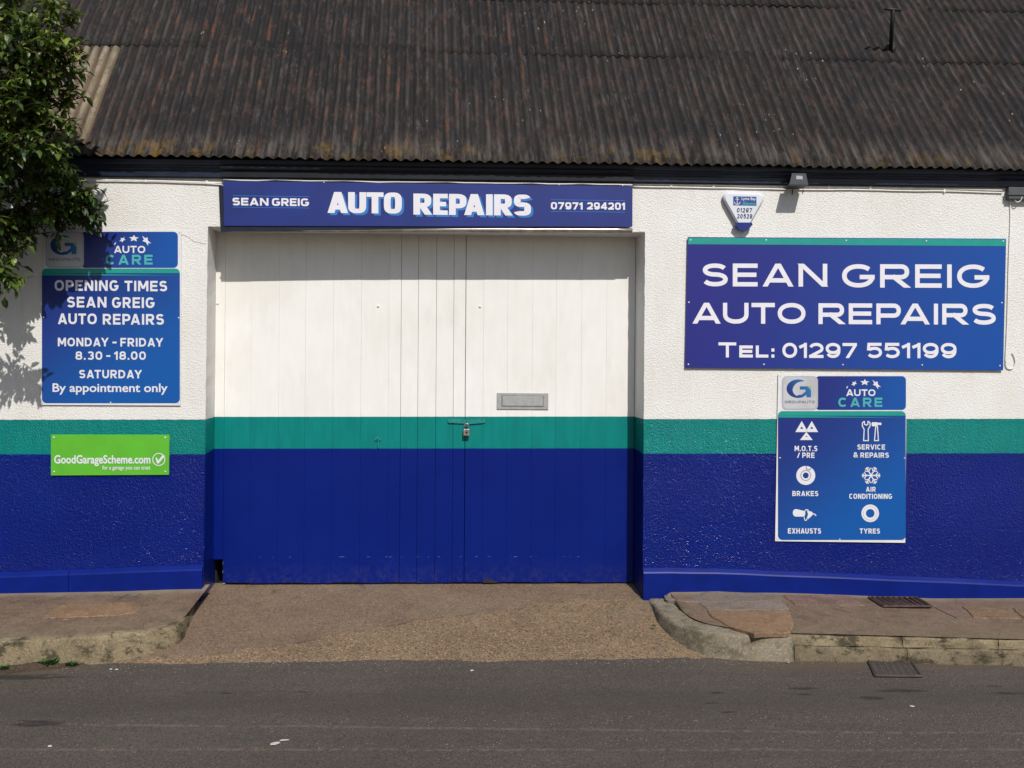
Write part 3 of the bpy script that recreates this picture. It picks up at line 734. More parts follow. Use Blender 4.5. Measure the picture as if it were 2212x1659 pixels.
V = [Vector((XL, 0, p.z)) for p in eL] + eL; n = len(eL)
left = (V, [(i, i+n, i+n+1, i+1) for i in range(n-1)])
V = eR + [Vector((XR, 0, p.z)) for p in eR]; right = (V, [(i, i+n, i+n+1, i+1) for i in range(n-1)])
top = ([Vector((XL, 0, oTL.z)), oTL, oTR, Vector((XR, 0, oTR.z)), Vector((XR, 0, ZT)), Vector((oTR.x, 0, ZT)), Vector((oTL.x, 0, ZT)), Vector((XL, 0, ZT))], [(0, 1, 6, 7), (1, 2, 5, 6), (2, 3, 4, 5)])
def reveal(e, d0, d1, side):
    V, F = [], []
    for i, p in enumerate(e):
        t = i/(len(e)-1); q = Vector((lin(t, d0.x, d1.x), RV+.05, p.z)); V += [p, q]
    for i in range(len(e)-1): F.append((2*i, 2*i+1, 2*i+3, 2*i+2) if side > 0 else (2*i, 2*i+2, 2*i+3, 2*i+1))
    return V, F
rl = reveal(eL, dBL, dTL, 1); rr = reveal(eR, dBR, dTR, -1)
soff = ([oTL, oTR, Vector((dTR.x, RV+.3, oTR.z)), Vector((dTL.x, RV+.3, oTL.z))], [(0, 1, 2, 3)])
obj('front_wall', merge(left, right, top, rl, rr, soff), M_WALL, bld)
# side and back walls, floor and inner lining
obj('side_wall', box(XL-.02, XL+.22, .004, 7.2, zb, ZT+.1), M_INNER, bld)
obj('side_wall', box(XR-.22, XR+.02, .004, 7.2, zb, ZT+.1), M_INNER, bld)
obj('back_wall', box(XL, XR, 7.2, 7.4, zb, ZT+.1), M_INNER, bld)
obj('floor', ([(XL, RV+.03, ZD-.01), (XR, RV+.03, ZD-.01), (XR, 7.2, ZD-.01), (XL, 7.2, ZD-.01)], [(0, 1, 2, 3)]), M_DARK, bld)
obj('inner_lining', box(XL+.3, dTL.x-.02, RV+.1, RV+.2, zb, ZT), M_DARK, bld)
obj('inner_lining', box(dTR.x+.02, XR-.3, RV+.1, RV+.2, zb, ZT), M_DARK, bld)
# plinth: stands 35 mm proud with a weathered splay on top
def plinth(tops, bots, xa, xb, name='plinth'):
    V, F = [], []; k = 4; n = 48
    tp = [PY(*p, -.03) for p in tops]; bp = [PY(*p, -.03) for p in bots]
    def at(L, x):
        if x <= L[0].x: return L[0].z
        for a, b in zip(L, L[1:]):
            if x <= b.x: return lin((x-a.x)/(b.x-a.x), a.z, b.z)
        return L[-1].z
    for i in range(n+1):
        x = lin(i/n, xa, xb); zt = at(tp, x)+.006*noise.noise(Vector((x*2.3, 1, 1))); zbm = at(bp, x)
        y = -.034+.004*noise.noise(Vector((x*1.5, 4, 0)))
        V += [Vector((x, .01, zt+.006)), Vector((x, -.004, zt)), Vector((x, y+.006, zt-.024)), Vector((x, y, zt-.034)), Vector((x, y-.002, zbm-.12))]
    k = 5
    for i in range(n):
        for j in range(k-1): F.append((i*k+j, i*k+j+1, (i+1)*k+j+1, (i+1)*k+j))
    F.append(tuple(range(k-1, -1, -1))); F.append(tuple(range(n*k, n*k+k)))
    return obj(name, (V, F), M_PLINTH, bld, smooth=False)
XJ = PY(148, 1250, -.03).x
plinth([(-1500, 1262), (0, 1238), (438, 1222)], [(-1500, 1300), (0, 1285), (438, 1270)], XL, XJ-.002)
plinth([(0, 1238), (438, 1222)], [(0, 1285), (438, 1270)], XJ+.002, oBL.x+.001)
plinth([(1384, 1229), (1560, 1230), (1781, 1239), (2212, 1257), (3400, 1300)], [(1384, 1276), (2212, 1301), (3400, 1330)], oBR.x-.001, XR)
# crack line and small cable-hole scars are in the render; a real hairline crack:
ck = [PY(392+i*.5*13, y, -.0015) for i, y in enumerate((508, 509, 511, 516, 521, 523, 524, 527, 526))]
M_CRACK = plain('crack_shadow_gap', (.22, .21, .20), .9)
obj('crack', merge(*[([a+Vector((0, 0, .0012)), b+Vector((0, 0, .0012)), b-Vector((0, 0, .0012)), a-Vector((0, 0, .0012))], [(0, 1, 2, 3)]) for a, b in zip(ck, ck[1:])]), M_CRACK, bld)

# fascia: stepped navy board under the sheets
fL, fR = PY(100, 379, -.045), PY(2212, 403.5, -.045); fs = (fR.z-fL.z)/(fR.x-fL.x)
def fz(x): return fL.z + fs*(x-fL.x)
EY = -.13
eaveL, eaveR = PY(150, 334, EY), PY(2212, 366, EY); es = (eaveR.z-eaveL.z)/(eaveR.x-eaveL.x)
def ez(x): return eaveL.z + es*(x-eaveL.x)
def fascia(xa, xb, dy=0, dz=0, n=30):
    V, F = [], []
    prof = [(.01, .0), (-.030, .0), (-.034, .006), (-.034, .045), (-.052, .058), (-.056, .070), (-.054, .082), (-.072, .092), (-.075, .120), (-.066, .128), (-.03, .132), (.01, .20)]
    k = len(prof)
    for i in range(n+1):
        x = lin(i/n, xa, xb)
        for (y, z) in prof: V.append(Vector((x, y+dy, fz(x)+z+dz+.0015*noise.noise(Vector((x, 3, 3))))))
    for i in range(n):
        for j in range(k-1): F.append((i*k+j, (i+1)*k+j, (i+1)*k+j+1, i*k+j+1))
    F.append(tuple(range(k))); F.append(tuple(range(n*k+k-1, n*k-1, -1)))
    return obj('fascia_board', (V, F), M_FASCIA if dy == 0 else plain('black_board', (.009, .010, .014), .5, 0, .3, 8, .25), bld)
xs_ = [XL-.1, PY(478, 380, -.05).x, PY(1369, 390, -.05).x, XR+.1]
fascia(xs_[0], xs_[1]-.002); fascia(xs_[1], xs_[2], -.014, .0); fascia(xs_[2]+.002, xs_[3])

# roof: corrugated sheets, each its own object
SL = math.radians(51.0); SK = math.tan(math.radians(-1.9)); PIT, AMP = .0762, .0105
sd_, su = Vector((SK, math.cos(SL), math.sin(SL))), None
rn = Vector((0, -math.sin(SL), math.cos(SL)))
def sheet(x0, nw, v0, v1, lift, mat, seed, name='roof_sheet', label=None):
    V, F, UV = [], [], []; per = 10; nx = nw*per + per//2; nv = 8
    ty = R.uniform(-.006, .006)*(1 if v0 < .1 else .6); tl_ = R.uniform(-.004, .004)
    for j in range(nv+1):
        v = lin(j/nv, v0 + ty, v1)
        for i in range(nx+1):
            u = i/per; x = x0 + u*PIT; ed = .004*noise.noise(Vector((x*9, seed, 0))) if j == 0 else 0
            h = AMP*math.cos(u*2*math.pi) + lift + .010*noise.noise(Vector((x*.9, v*1.3, seed*.13))) + (.003 if i > nx-per else 0)*1.0
            h += .003*noise.noise(Vector((x*5, v*4, 7)))
            p = Vector((x, EY, ez(x))) + sd_*(v+ed) + rn*h
            V.append(p); UV.append((u + seed*17, v))
    for j in range(nv):
        for i in range(nx): a = j*(nx+1)+i; F.append((a, a+1, a+nx+2, a+nx+1))
    o = obj(name, (V, F), mat, bld, origin=V[0], smooth=True, uv=UV)
    so = o.modifiers.new('thickness', 'SOLIDIFY'); so.thickness = .0025; so.offset = -1
    if label: o['label'] = label
    return o
# where the laps run on the slope
def vslope(px, py):
    d = ray(px, py); o0 = Vector((0, EY, ez(0))); nn = Vector((-es*1.0, 0, 1)); pn = Vector((es*0, -math.sin(SL), math.cos(SL)))
    t = (o0 - CAM).dot(pn)/d.dot(pn); p = CAM + d*t; return (p.y-EY)/math.cos(SL), p
v1_, _ = vslope(1300, 122); v2_, _ = vslope(2050, 28)
print('laps', v1_, v2_)
vp, pp_ = vslope(231, 103)
COURSES = [(0.0, v1_+.10), (v1_-.0, v2_+.12), (v2_, v2_+1.25), (v2_+1.13, v2_+2.4)]
NWV = 9
xpale = vslope(262, 104)[1].x - SK*vslope(262, 104)[0]      # right edge of the pale sheet, brought down to the eave
s = 0
for ci, (a, b) in enumerate(COURSES):
    x = XL - .3 + (ci % 2)*PIT*4
    while x < XR + .3:
        s += 1; pale = False; mat = M_ROOF; lab = None
        sheet(x, NWV, a + (R.uniform(-.008, .008) if ci else 0), b, ci*.0035 + (s % 2)*.0018, mat, s)
        x += NWV*PIT
# pale replacement sheet laid over the dark ones at the left
sheet(xpale - 6.5*PIT, 6, .10, vp, .017, M_PALE, 99, 'roof_sheet', 'pale fawn patch sheet laid over the dark ones by the tree')
# rear slope and ridge so that the roof is a whole
vr = v2_+2.4; rp = Vector((0, EY, ez(0))) + sd_*vr
obj('rear_slope', ([Vector((XL-.3, rp.y, rp.z+.1)), Vector((XR+.3, rp.y, rp.z+.05)), Vector((XR+.3, 7.5, ZT-.1)), Vector((XL-.3, 7.5, ZT-.1))], [(0, 1, 2, 3)]), M_ROOF, bld)
for gx in (XL, XR-.2): obj('gable', prism([Vector((gx, .1, ZT)), Vector((gx, rp.y, rp.z-.12)), Vector((gx, 7.3, ZT))], (1, 0, 0), .2), M_INNER, bld)
obj('soffit_closer', ([Vector((XL, -.05, fz(XL)+.125)), Vector((XR, -.05, fz(XR)+.125)), Vector((XR, .3, fz(XR)+.5)), Vector((XL, .3, fz(XL)+.5))], [(0, 1, 2, 3)]), M_DARK, bld)

# doors
def leaf(xa_t, xb_t, xa_b, xb_b, edges, name='door_leaf', notch=None):
    """edges = board edge positions in picture x at mid-height"""
    base = PY((xa_b+xb_b)/2, 1259, RV); ztop = PY(900, 492, RV).z + .06
    back_ = obj(name, box(PY(xa_t, 700, RV).x+.06, PY(xb_t, 700, RV).x-.008, RV+.028, RV+.06, .20 if notch else .0, ztop), M_INNER, bld, origin=base)
    n = len(edges)-1
    for i in range(n):
        t0 = (edges[i]-xa_t)/(xb_t-xa_t); t1 = (edges[i+1]-xa_t)/(xb_t-xa_t)
        strong = lambda q: any(abs(q-k_) < .8 for k_ in (868, 905, 944, 981.5, 1007, 1007.6))
        g = .0012 if strong(edges[i]) else .0003; g2 = .0012 if strong(edges[i+1]) else .0003
        y = RV + R.uniform(-.0010, .0010)
        tx0, tx1 = PY(lin(t0, xa_t, xb_t), 500, RV).x + g, PY(lin(t1, xa_t, xb_t), 500, RV).x - g2
        bx0, bx1 = PY(lin(t0, xa_b, xb_b), 1259, RV).x + g, PY(lin(t1, xa_b, xb_b), 1259, RV).x - g2
        zb_ = PY(900, 1258.5, RV).z + R.uniform(-.003, .003)
        if notch and i == 0: zb_ = PY(470, 1208, RV).z
        th = .026
        P = [Vector((bx0, y, zb_)), Vector((bx1, y, zb_)), Vector((tx1, y, ztop)), Vector((tx0, y, ztop))]
        c_ = .0006
        bm = bmesh.new(); vv = [bm.verts.new(p) for p in P] + [bm.verts.new(p+Vector((0, th, 0))) for p in P]
        for f in ((0, 1, 2, 3), (7, 6, 5, 4), (0, 4, 5, 1), (1, 5, 6, 2), (2, 6, 7, 3), (3, 7, 4, 0)): bm.faces.new([vv[k] for k in f])
        bmesh.ops.bevel(bm, geom=[e_ for e_ in bm.edges if all(v.co.y < y+.001 for v in e_.verts) and abs(e_.verts[0].co.z-e_.verts[1].co.z) > .5], offset=c_, segments=1, affect='EDGES')
        bm.verts.index_update(); vf = ([v.co.copy() for v in bm.verts], [tuple(v.index for v in f.verts) for f in bm.faces]); bm.free()
        obj('board', vf, M_DOOR, back_, origin=P[0])
    return back_
LB = [467, 488, 545, 605, 662, 722, 782, 841.5, 868, 905, 944, 981.5, 1007]
RB = [1007.6, 1046, 1098, 1152, 1203, 1258, 1312, 1373]
dl = leaf(467, 1007, 460, 1002, LB, notch=True)
dr = leaf(1007.6, 1373, 1002.6, 1367, RB)
# broken corner of the left leaf: raw edge of splintered timber
sp_ = [PY(x, y, RV+.004) for x, y in ((482, 1208), (486, 1208), (486, 1236), (487.5, 1240), (486, 1262), (481, 1262), (483, 1244), (480.5, 1236), (482.5, 1226), (481, 1218))]
obj('broken_edge', prism(sp_, (0, 1, 0), .02), M_WOOD, dl)
# added black piece stands in for shade in a notch under the right leaf
obj('notch_shade', prism([PY(x, y, RV-.004) for x, y in ((1043, 1259), (1046, 1253), (1052, 1250), (1060, 1252), (1072, 1256), (1076, 1259.5))], (0, 1, 0), .01), M_BLACK, dr)
# door frame head and posts in the recess
obj('door_post', box(dTL.x-.05, dTL.x+.004, RV+.03, RV+.1, .2, oTL.z), M_DOOR, bld)
obj('door_post', box(dTR.x-.004, dTR.x+.05, RV+.03, RV+.1, -.05, oTR.z), M_DOOR, bld)
for (px, py, par) in ((470, 655, dl), (817, 661, dl), (1037, 662, dr)):
    obj('bolt_head', disc(PY(px, py, RV-.003), .009, .006), M_CABLE, par)
# letter plate
def lp(x0, y0, x1, y1, ya, yb_, b): a, c2 = PY(x0, y1, RV), PY(x1, y0, RV); return box(a.x, c2.x, ya, yb_, a.z, c2.z, b)
obj('letter_plate', lp(1073, 849, 1184.5, 884, RV-.009, RV-.002, .003), M_PLATE, dr)
M_FLAPE = plain('plate_recess', (.20, .20, .195), .5, .25)
obj('plate_recess', lp(1083, 854.6, 1174.5, 878.6, RV-.0105, RV-.0085, .0005), M_FLAPE, dr)
obj('letter_flap', lp(1085.5, 856.6, 1172.5, 876.4, RV-.0135, RV-.009, .0018), M_PLATE, dr)
# hasp and staple, painted over with the band colour
M_HASP = plain('teal_painted_iron', (.014, .20, .19), .35, 0, .15, 40)
def strap(p0, p1, wd, par, nm='hasp_strap'):
    a, b = PY(*p0, RV-.012), PY(*p1, RV-.012); d = (b-a).normalized(); u = Vector((-d.z, 0, d.x))*wd/2; pts = []
    for k in range(7): an = math.pi/2 + math.pi*k/6; pts.append(a + d*math.cos(an)*wd/2 + Vector((-d.z, 0, d.x))*math.sin(an)*wd/2)
    pts += [b-u, b+u]
    obj(nm, prism(pts, (0, 1, 0), .006), M_HASP, par)
strap((972, 909), (1006, 910.5), .034, dl); strap((1044, 909), (1009, 912), .034, dr)
for (px, py, par) in ((974, 906, dl), (978, 912, dl), (997, 908, dl), (1040, 906, dr), (1034, 912, dr), (1016, 908, dr)):
    obj('bolt_head', disc(PY(px, py, RV-.012), .005, .004, 8), M_HASP, par)
# padlock
pk = PY(1007.5, 932, RV-.03); pl = thing('padlock', 'closed steel padlock hanging on the hasp where the two doors meet', 'padlock', pk)
obj('body', box(pk.x-.024, pk.x+.024, pk.y-.013, pk.y+.013, pk.z-.030, pk.z+.020, .005), M_STEEL, pl)
obj('keyway', disc(pk+Vector((0, -.0135, -.006)), .009, .002, 12), M_BLACK, pl)
obj('base_band', box(pk.x-.0245, pk.x+.0245, pk.y-.0137, pk.y+.0135, pk.z-.034, pk.z-.024, .003), M_BRASS, pl)
sh = [pk+Vector((-.015, 0, .018)), pk+Vector((-.015, 0, .045))] + [pk+Vector((-.015*math.cos(a), 0, .045+.016*math.sin(a))) for a in [math.pi*i/8 for i in range(1, 8)]] + [pk+Vector((.015, 0, .045)), pk+Vector((.015, 0, .018))]
obj('shackle', tube(sh, .0048, 8), M_STEEL, pl, smooth=True)
# staple on the left leaf
st = thing('old_door_catch', 'small teal-painted catch on the left door just above the blue', 'door catch', PY(816, 958, RV))
obj('plate', box(*(lambda a: (a.x-.022, a.x+.024, RV-.009, RV-.003, a.z-.006, a.z+.008))(PY(816, 950, RV)), .002), M_HASP, st)
obj('peg', tube([PY(817, 952, RV-.008), PY(817, 968, RV-.008)], .005, 6), M_HASP, st)
obj('knob', disc(PY(816, 947, RV-.003), .012, .012, 10), M_HASP, st)

# ================================================================== HEADER SIGN
HY = -.04
h = thing('header_sign', 'long dark blue sign board with white lettering over the garage doors', 'sign', PY(925, 440, HY))
hb = [PY(482, 391, HY), PY(1366.5, 402.5, HY), PY(1366, 490, HY), PY(484.5, 487.5, HY)]
obj('panel', prism(hb[::-1], (0, 1, 0), .006), M_HEAD, h)
a, b = PY(473, 402, -.07), PY(1363, 400, -.07); bt = PY(900, 494, -.07).z
bk = [PY(472.5, 401, -.031), PY(1362, 404, -.031), PY(1361, 489, -.031), PY(476.5, 500, -.031)]
obj('backing_box', prism(bk[::-1], (0, 1, 0), .029), M_FASCIA, h)
def hrod(x0, y0, x1, y1, Y, r, mat, par, nm, n=24, wob=.0, sq=1.0):
    a, b = PY(x0, y0, Y), PY(x1, y1, Y); return obj(nm, tube([a.lerp(b, i/n)+Vector((0, 0, wob*noise.noise(Vector((i*.7, Y*50, r*900))))) for i in range(n+1)], r, 10), mat, par, smooth=True)
hrod(483, 494.5, 1366, 496.5, -.018, .0135, M_SILVER, h, 'bottom_rail', wob=.002)
hrod(474, 499.5, 1392, 501.5, -.006, .006, M_SILVER, h, 'drip_edge', wob=.002)
hrod(482, 388.5, 1366, 398.5, HY+.012, .0058, M_CABLE, h, 'top_trim', wob=.010)
Yt = HY-.0012
def band(s, x0, y0, x1, y1, par, mat, Y, dy=0, **kw): return obj('lettering', text(s, qd(x0, y0, x1, y1, Y, dy), **kw), mat, par)
HW = {'A': .86, 'U': .74, 'T': .70, 'O': .74, 'R': .76, 'E': .60, 'P': .72, 'S': .72, 'I': 0}
hk = dict(t=.215, gap=.055, e=3.6, widths=HW, sq=1.48)
for (dx, dy_, mt, Y) in ((5, 4.5, M_MIDB, Yt), (0, 0, M_LET, Yt-.002)):
    band('AUTO', 707+dx, 414.5+dy_, 868+dx, 460+dy_, h, mt, Y, 1.5, **hk)
    band('REPAIRS', 893+dx, 418+dy_, 1147+dx, 463.5+dy_, h, mt, Y, 2.5, **hk)
sk_ = dict(t=.225, gap=.14, e=3.4, sq=1.12)
band('SEAN', 502, 427, 580, 443.5, h, M_LET, Yt, .9, **sk_); band('GREIG', 587.5, 428, 667.5, 444.5, h, M_LET, Yt, .9, **sk_)
band('07971', 1190, 436.5, 1258.5, 452, h, M_LET, Yt, .8, **sk_); band('294201', 1268, 437, 1350, 452.5, h, M_LET, Yt, .8, **sk_)
for (x0, y0, x1, y1) in ((503, 422.5, 668, 425), (503, 447.5, 668, 449.5), (1190, 431.5, 1350, 433.5), (1190, 456.5, 1350, 458.5)):
    obj('rule_line', stroke([(x0, y0), (x1, y1)], 1.1, Yt), M_MIDB, h)
for (px, py) in ((1345, 400.5), (1208, 398.8), (700, 394)): obj('screw', disc(PY(px, py, HY-.001), .005, .003, 8), M_SCREW, h)

# ================================================================== MAIN SIGN
SY = -.020
s1 = thing('name_sign', 'wide blue and purple name sign with a teal top stripe and telephone number', 'sign', PY(1827, 655, SY))
sq_ = [PY(1485.5, 512, SY), PY(2173.5, 515.5, SY), PY(2167, 800, SY), PY(1480, 794, SY)]
M_SIGN1 = grad('name_sign_print', (.016, .017, .18), (.003, .062, .30), PY(1500, 560, SY), PY(2180, 800, SY))
obj('panel', prism(sq_[::-1], (0, 1, 0), .005), M_SIGN1, s1)
# battens hold it off the wall; right-hand bottom corner springs forward slightly
obj('batten', merge(box(sq_[3].x+.05, sq_[1].x-.05, SY+.006, -.001, sq_[1].z-.06, sq_[1].z-.02), box(sq_[3].x+.05, sq_[1].x-.05, SY+.006, -.001, sq_[3].z+.02, sq_[3].z+.06)), M_INNER, s1)
obj('teal_stripe', ([PY(1486.5, 513.5, SY-.0008), PY(2172.5, 517, SY-.0008), PY(2172, 531.5, SY-.0008), PY(1486, 527.5, SY-.0008)], [(3, 2, 1, 0)]), M_TEALV, s1)
Ys = SY-.0015
bk_ = dict(t=.19, gap=.17, e=2.15, sq=1.06)
band('SEAN', 1517, 569, 1787, 618.5, s1, M_LET, Ys, .8, **bk_); band('GREIG', 1819, 570.5, 2137, 621, s1, M_LET, Ys, 1, **bk_)
band('AUTO', 1496, 654, 1740, 699, s1, M_LET, Ys, .5, t=.205, gap=.15, e=2.15); band('REPAIRS', 1768, 655, 2151, 700, s1, M_LET, Ys, 1.5, t=.205, gap=.15, e=2.15)
band('TEL:', 1552, 739.5, 1671, 772, s1, M_LET, Ys, .5, t=.20, gap=.15, e=2.1, scap=(1, 2, 3))
band('01297', 1690, 740.5, 1851, 773, s1, M_LET, Ys, .5, t=.20, gap=.12, e=2.1); band('551199', 1872, 740.5, 2066, 773.5, s1, M_LET, Ys, .4, t=.20, gap=.12, e=2.1)
for p in ((1492, 518.5), (1655, 518.5), (1828, 519.5), (2001, 520.5), (2167, 521), (1488, 653), (2164, 654), (1487, 787), (1650, 787), (1821, 788), (1992, 788.5), (2160, 790)):
    obj('screw', disc(PY(*p, SY-.001), .0058, .003, 8), M_SCREW, s1)

# ================================================================== AUTO CARE PANELS
def care_board(root, x0, y0, x1, y1, body, Y, corners):
    """white board with logo tile, blue name tile and blue body; body = (bx0,by0,bx1,by1)"""
    obj('board', prism([PY(*p, Y) for p in corners][::-1], (0, 1, 0), .004), M_BOARDW, root)
def star(cx, cy, r, rot, sx=1.0, sy=1.0, sh=0.0, k=.45):
    P = []
    for i in range(10):
        a = math.radians(rot) + math.pi*i/5; rr = r if i % 2 == 0 else r*k
        x, y = rr*math.sin(a)*sx, -rr*math.cos(a)*sy; P.append((cx + x + y*sh, cy + y))
    return P
def logo(root, X, Y_, S, Y, dark=False):
    """X,Y_ = top-left of the tile row in picture space; S = scale"""
    f = lambda L: [(X + x*S, Y_ + y*S) for x, y in L]
    obj('name_tile', flat(f(roundrect(72, 2, 268, 75, 9))[::-1], Y-.0010), grad('name_tile_print', (.012, .022, .17), (.003, .070, .31), PY(X+90*S, Y_+10*S, Y), PY(X+260*S, Y_+70*S, Y)), root)
    obj('logo_tile', flat(f(roundrect(0, 2, 78, 75, 10))[::-1], Y-.0016), M_GREYP, root)
    obj('logo_tile_face', flat(f(roundrect(3, 4, 75, 72, 9))[::-1], Y-.0020), plain('silver_tile_print', (.45, .45, .47), .35, .0, .1, 6), root)
    # G: a heavy open crescent that ends in a square hooked upright
    out_, in_ = [], []
    n = 26
    for i in range(n+1):
        a = math.radians(302 - 236*i/n)           # sweep from upper right, round the left, to lower right
        t = i/n; wd = 3.0 + 7.5*math.sin(math.pi*min(1, t*1.15)**.8) if t < .87 else 6.5
        ca, sa = math.cos(a), math.sin(a)
        out_.append((35 + 25*ca, 29 + 20*sa)); in_.append((37 + (25-wd*1.25)*ca, 28 + (20-wd*.85)*sa))
    m_ = len(out_); V = [PY(*p, Y-.0026) for p in f(out_+in_)]; F = [(i, i+m_, i+m_+1, i+1) for i in range(m_-1)]
    gm = grad('logo_print', (.012, .028, .17), (.02, .15, .38), PY(X+10*S, Y_+40*S, Y), PY(X+62*S, Y_+10*S, Y))
    obj('logo_letter', (V, F), gm, root)
    obj('logo_hook', flat(f([(39, 24), (63, 24), (63, 47.5), (53, 47.5), (53, 42), (45, 47.5), (41, 44), (51, 35), (51, 31), (39, 31)])[::-1], Y-.0028), gm, root)
    obj('logo_corner', flat(f([(55, 24), (63, 24), (63, 33)])[::-1], Y-.0031), plain('olive_print', (.30, .38, .16), .4), root)
    obj('lettering', text('GROUPAUTO', tuple(PY(X+a_*S, Y_+b_*S, Y-.0026) for a_, b_ in ((6, 55), (71, 55), (71, 60.5), (6, 60.5))), t=.2, gap=.2), M_GREYP if dark else plain('slate_print', (.09, .10, .16), .4), root)
    obj('lettering', text('AUTO', tuple(PY(X+a_*S, Y_+b_*S, Y-.0022) for a_, b_ in ((139, 30.5), (202, 30.5), (202, 45), (139, 45))), t=.21, gap=.17, e=2.3), M_LETW, root)
    obj('lettering', text('CARE', tuple(PY(X+a_*S, Y_+b_*S, Y-.0022) for a_, b_ in ((122, 48.5), (217, 48.5), (217, 68.5), (122, 68.5))), t=.22, gap=.32, e=2.4), M_TEALT, root)
    for (cx, cy, r, rot, sx, sy, sh) in ((179, 15.5, 9.2, 2, 1.15, .78, 0), (156, 18, 6.8, 20, .95, .9, -.35), (204, 20, 9.5, -22, .85, 1.15, .55), (141, 26, 3.4, 30, .55, 1.15, -.5)):
        obj('star', flat(f(star(cx, cy, r, rot, sx, sy, sh))[::-1], Y-.0022), M_LETW, root)
def body(root, x0, y0, x1, y1, Y, rad, ty, nm='print_panel', c0=(.010, .024, .17), c1=(.002, .080, .32), p=None):
    o = roundrect(x0, y0, x1, y1, rad)
    obj(nm, flat(o[::-1], Y-.0010), grad('care_body_print', c0, c1, PY(x0+30, y0+20, Y), PY(x0+(x1-x0)*.75, y1-30, Y)), root)
    o2 = [q for q in roundrect(x0, y0, x1, y0+rad*2, rad) if q[1] <= y0+rad+.01] ; o2 = [q for q in o2]
    pts = [(x0, ty)] + o2 + [(x1, ty)]
    obj('teal_stripe', flat(pts[::-1], Y-.0018), M_TEALV, root)
OY = -.012
s2 = thing('opening_times_sign', 'upright blue opening times sign with a silver logo tile, partly in tree shade', 'sign', PY(240, 690, OY))
obj('board', prism([PY(*p, OY) for p in ((95, 496), (392, 498), (389.5, 876), (87, 874.5))][::-1], (0, 1, 0), .004), M_BOARDW, s2)
logo(s2, 98, 498.5, 1.068, OY)
body(s2, 90.5, 580, 388.5, 871, OY, 10, 595)
kk = dict(t=.20, gap=.20, e=2.4)
for (s_, x0, y0, x1, y1, dy) in (('OPENING', 118, 605, 256, 628, .5), ('TIMES', 269, 606.5, 361, 629, .3), ('SEAN', 145, 641, 230, 664, .3), ('GREIG', 242, 642, 334, 665, .4), ('AUTO', 125, 677, 209, 700, .3), ('REPAIRS', 222, 678, 354, 701, .4),
    ('MONDAY', 125, 729.5, 234, 748, .3), ('-', 243, 729.5, 252, 748, 0), ('FRIDAY', 260, 730, 352, 748.5, .3), ('8.30', 163, 759, 221, 777, .2), ('-', 229.5, 759, 238.5, 777, 0), ('18.00', 247, 759, 315, 777, .2), ('SATURDAY', 171, 799, 306, 817, .3)):
    band(s_, x0, y0, x1, y1, s2, M_LETW, OY-.0022, dy, **kk)
obj('lettering', ftext('By appointment only', qd(113.5, 828, 362, 852.5, OY-.0022, .4), .016), M_LETW, s2)
for p in ((240, 499.5), (94.5, 685), (386, 686.5), (239, 869.5)): obj('screw', disc(PY(*p, OY-.001), .0055, .003, 8), M_SCREW, s2)
for p in ((98.5, 502), (388, 503), (92, 871), (385, 872)): obj('screw', disc(PY(*p, OY-.001), .003, .002, 6), M_STEEL, s2)

CY = -.012
s3 = thing('services_sign', 'upright blue services sign with six white workshop icons below the name sign', 'sign', PY(1818, 990, CY))
obj('board', prism([PY(*p, CY) for p in ((1681, 808), (1958.5, 811), (1955.5, 1172.5), (1674.5, 1169))][::-1], (0, 1, 0), .004), M_BOARDW, s3)
logo(s3, 1689, 810.5, 1.0, CY)
body(s3, 1680.5, 888, 1956.5, 1166.5, CY, 10, 902)
Yc = CY-.0022
kk = dict(t=.20, gap=.20, e=2.6)
for (s_, x0, y0, x1, y1) in (('M.O.T.S', 1716.5, 963, 1765.5, 974.5), ('/', 1722, 977.5, 1728, 989), ('PRE', 1733, 977.5, 1759.5, 989), ('SERVICE', 1852, 960, 1912, 971), ('&', 1844, 977, 1853, 988), ('REPAIRS', 1858.5, 977.5, 1920, 988.5),
    ('BRAKES', 1711.5, 1060.5, 1767.5, 1071.5), ('AIR', 1870.5, 1051.5, 1891.5, 1062), ('CONDITIONING', 1834.5, 1066.5, 1927, 1077.5), ('EXHAUSTS', 1702, 1141, 1773.5, 1152.5), ('TYRES', 1857, 1141.5, 1901, 1152.5)):
    band(s_, x0, y0, x1, y1, s3, M_LETW, Yc, .2, **kk)
def c5(L): return [((2400 + x/2.56)*.67769, (1160 + y/2.56)*.67769) for x, y in L]
# three triangles
def tri(cx, cy, w_, h_): return [(cx, cy-h_), (cx+w_, cy), (cx-w_, cy)]
for (cx, cy) in ((398, 556), (480, 556), (436, 621)):
    o_ = c5(tri(cx, cy, 52, 90 if cy < 600 else 66)); i_ = c5([(cx, cy-(90 if cy < 600 else 66)*.52), (cx+13, cy-26), (cx-13, cy-26)])
    obj('triangle_icon', ring(o_, i_, Yc if cx != 436 else Yc-.0005), M_LETW, s3)
# spanner and hammer outlines
def outl(P, wd, nm):
    P = P + [P[0]]; v, f = ribbon([(x, -y) for x, y in c5(P)], wd, 1, True); obj(nm, ([PY(q.x, -q.y, Yc) for q in v], f), M_LETW, s3)
outl([(903, 626), (908, 535), (893, 508), (893, 482), (905, 470), (910, 470), (910, 492), (925, 500), (938, 492), (938, 470), (945, 470), (957, 484), (955, 508), (940, 535), (942, 626)], 2.2, 'spanner_icon')
obj('hammer_icon', flat(c5([(968, 486), (975, 474), (990, 478), (1000, 474), (1022, 480), (1044, 478), (1050, 490), (1044, 500), (1022, 496), (1010, 506), (1000, 504), (985, 510), (970, 506)])[::-1], Yc), M_LETW, s3)
outl([(1002, 508), (1016, 508), (1024, 626), (992, 626)], 2.2, 'hammer_icon')
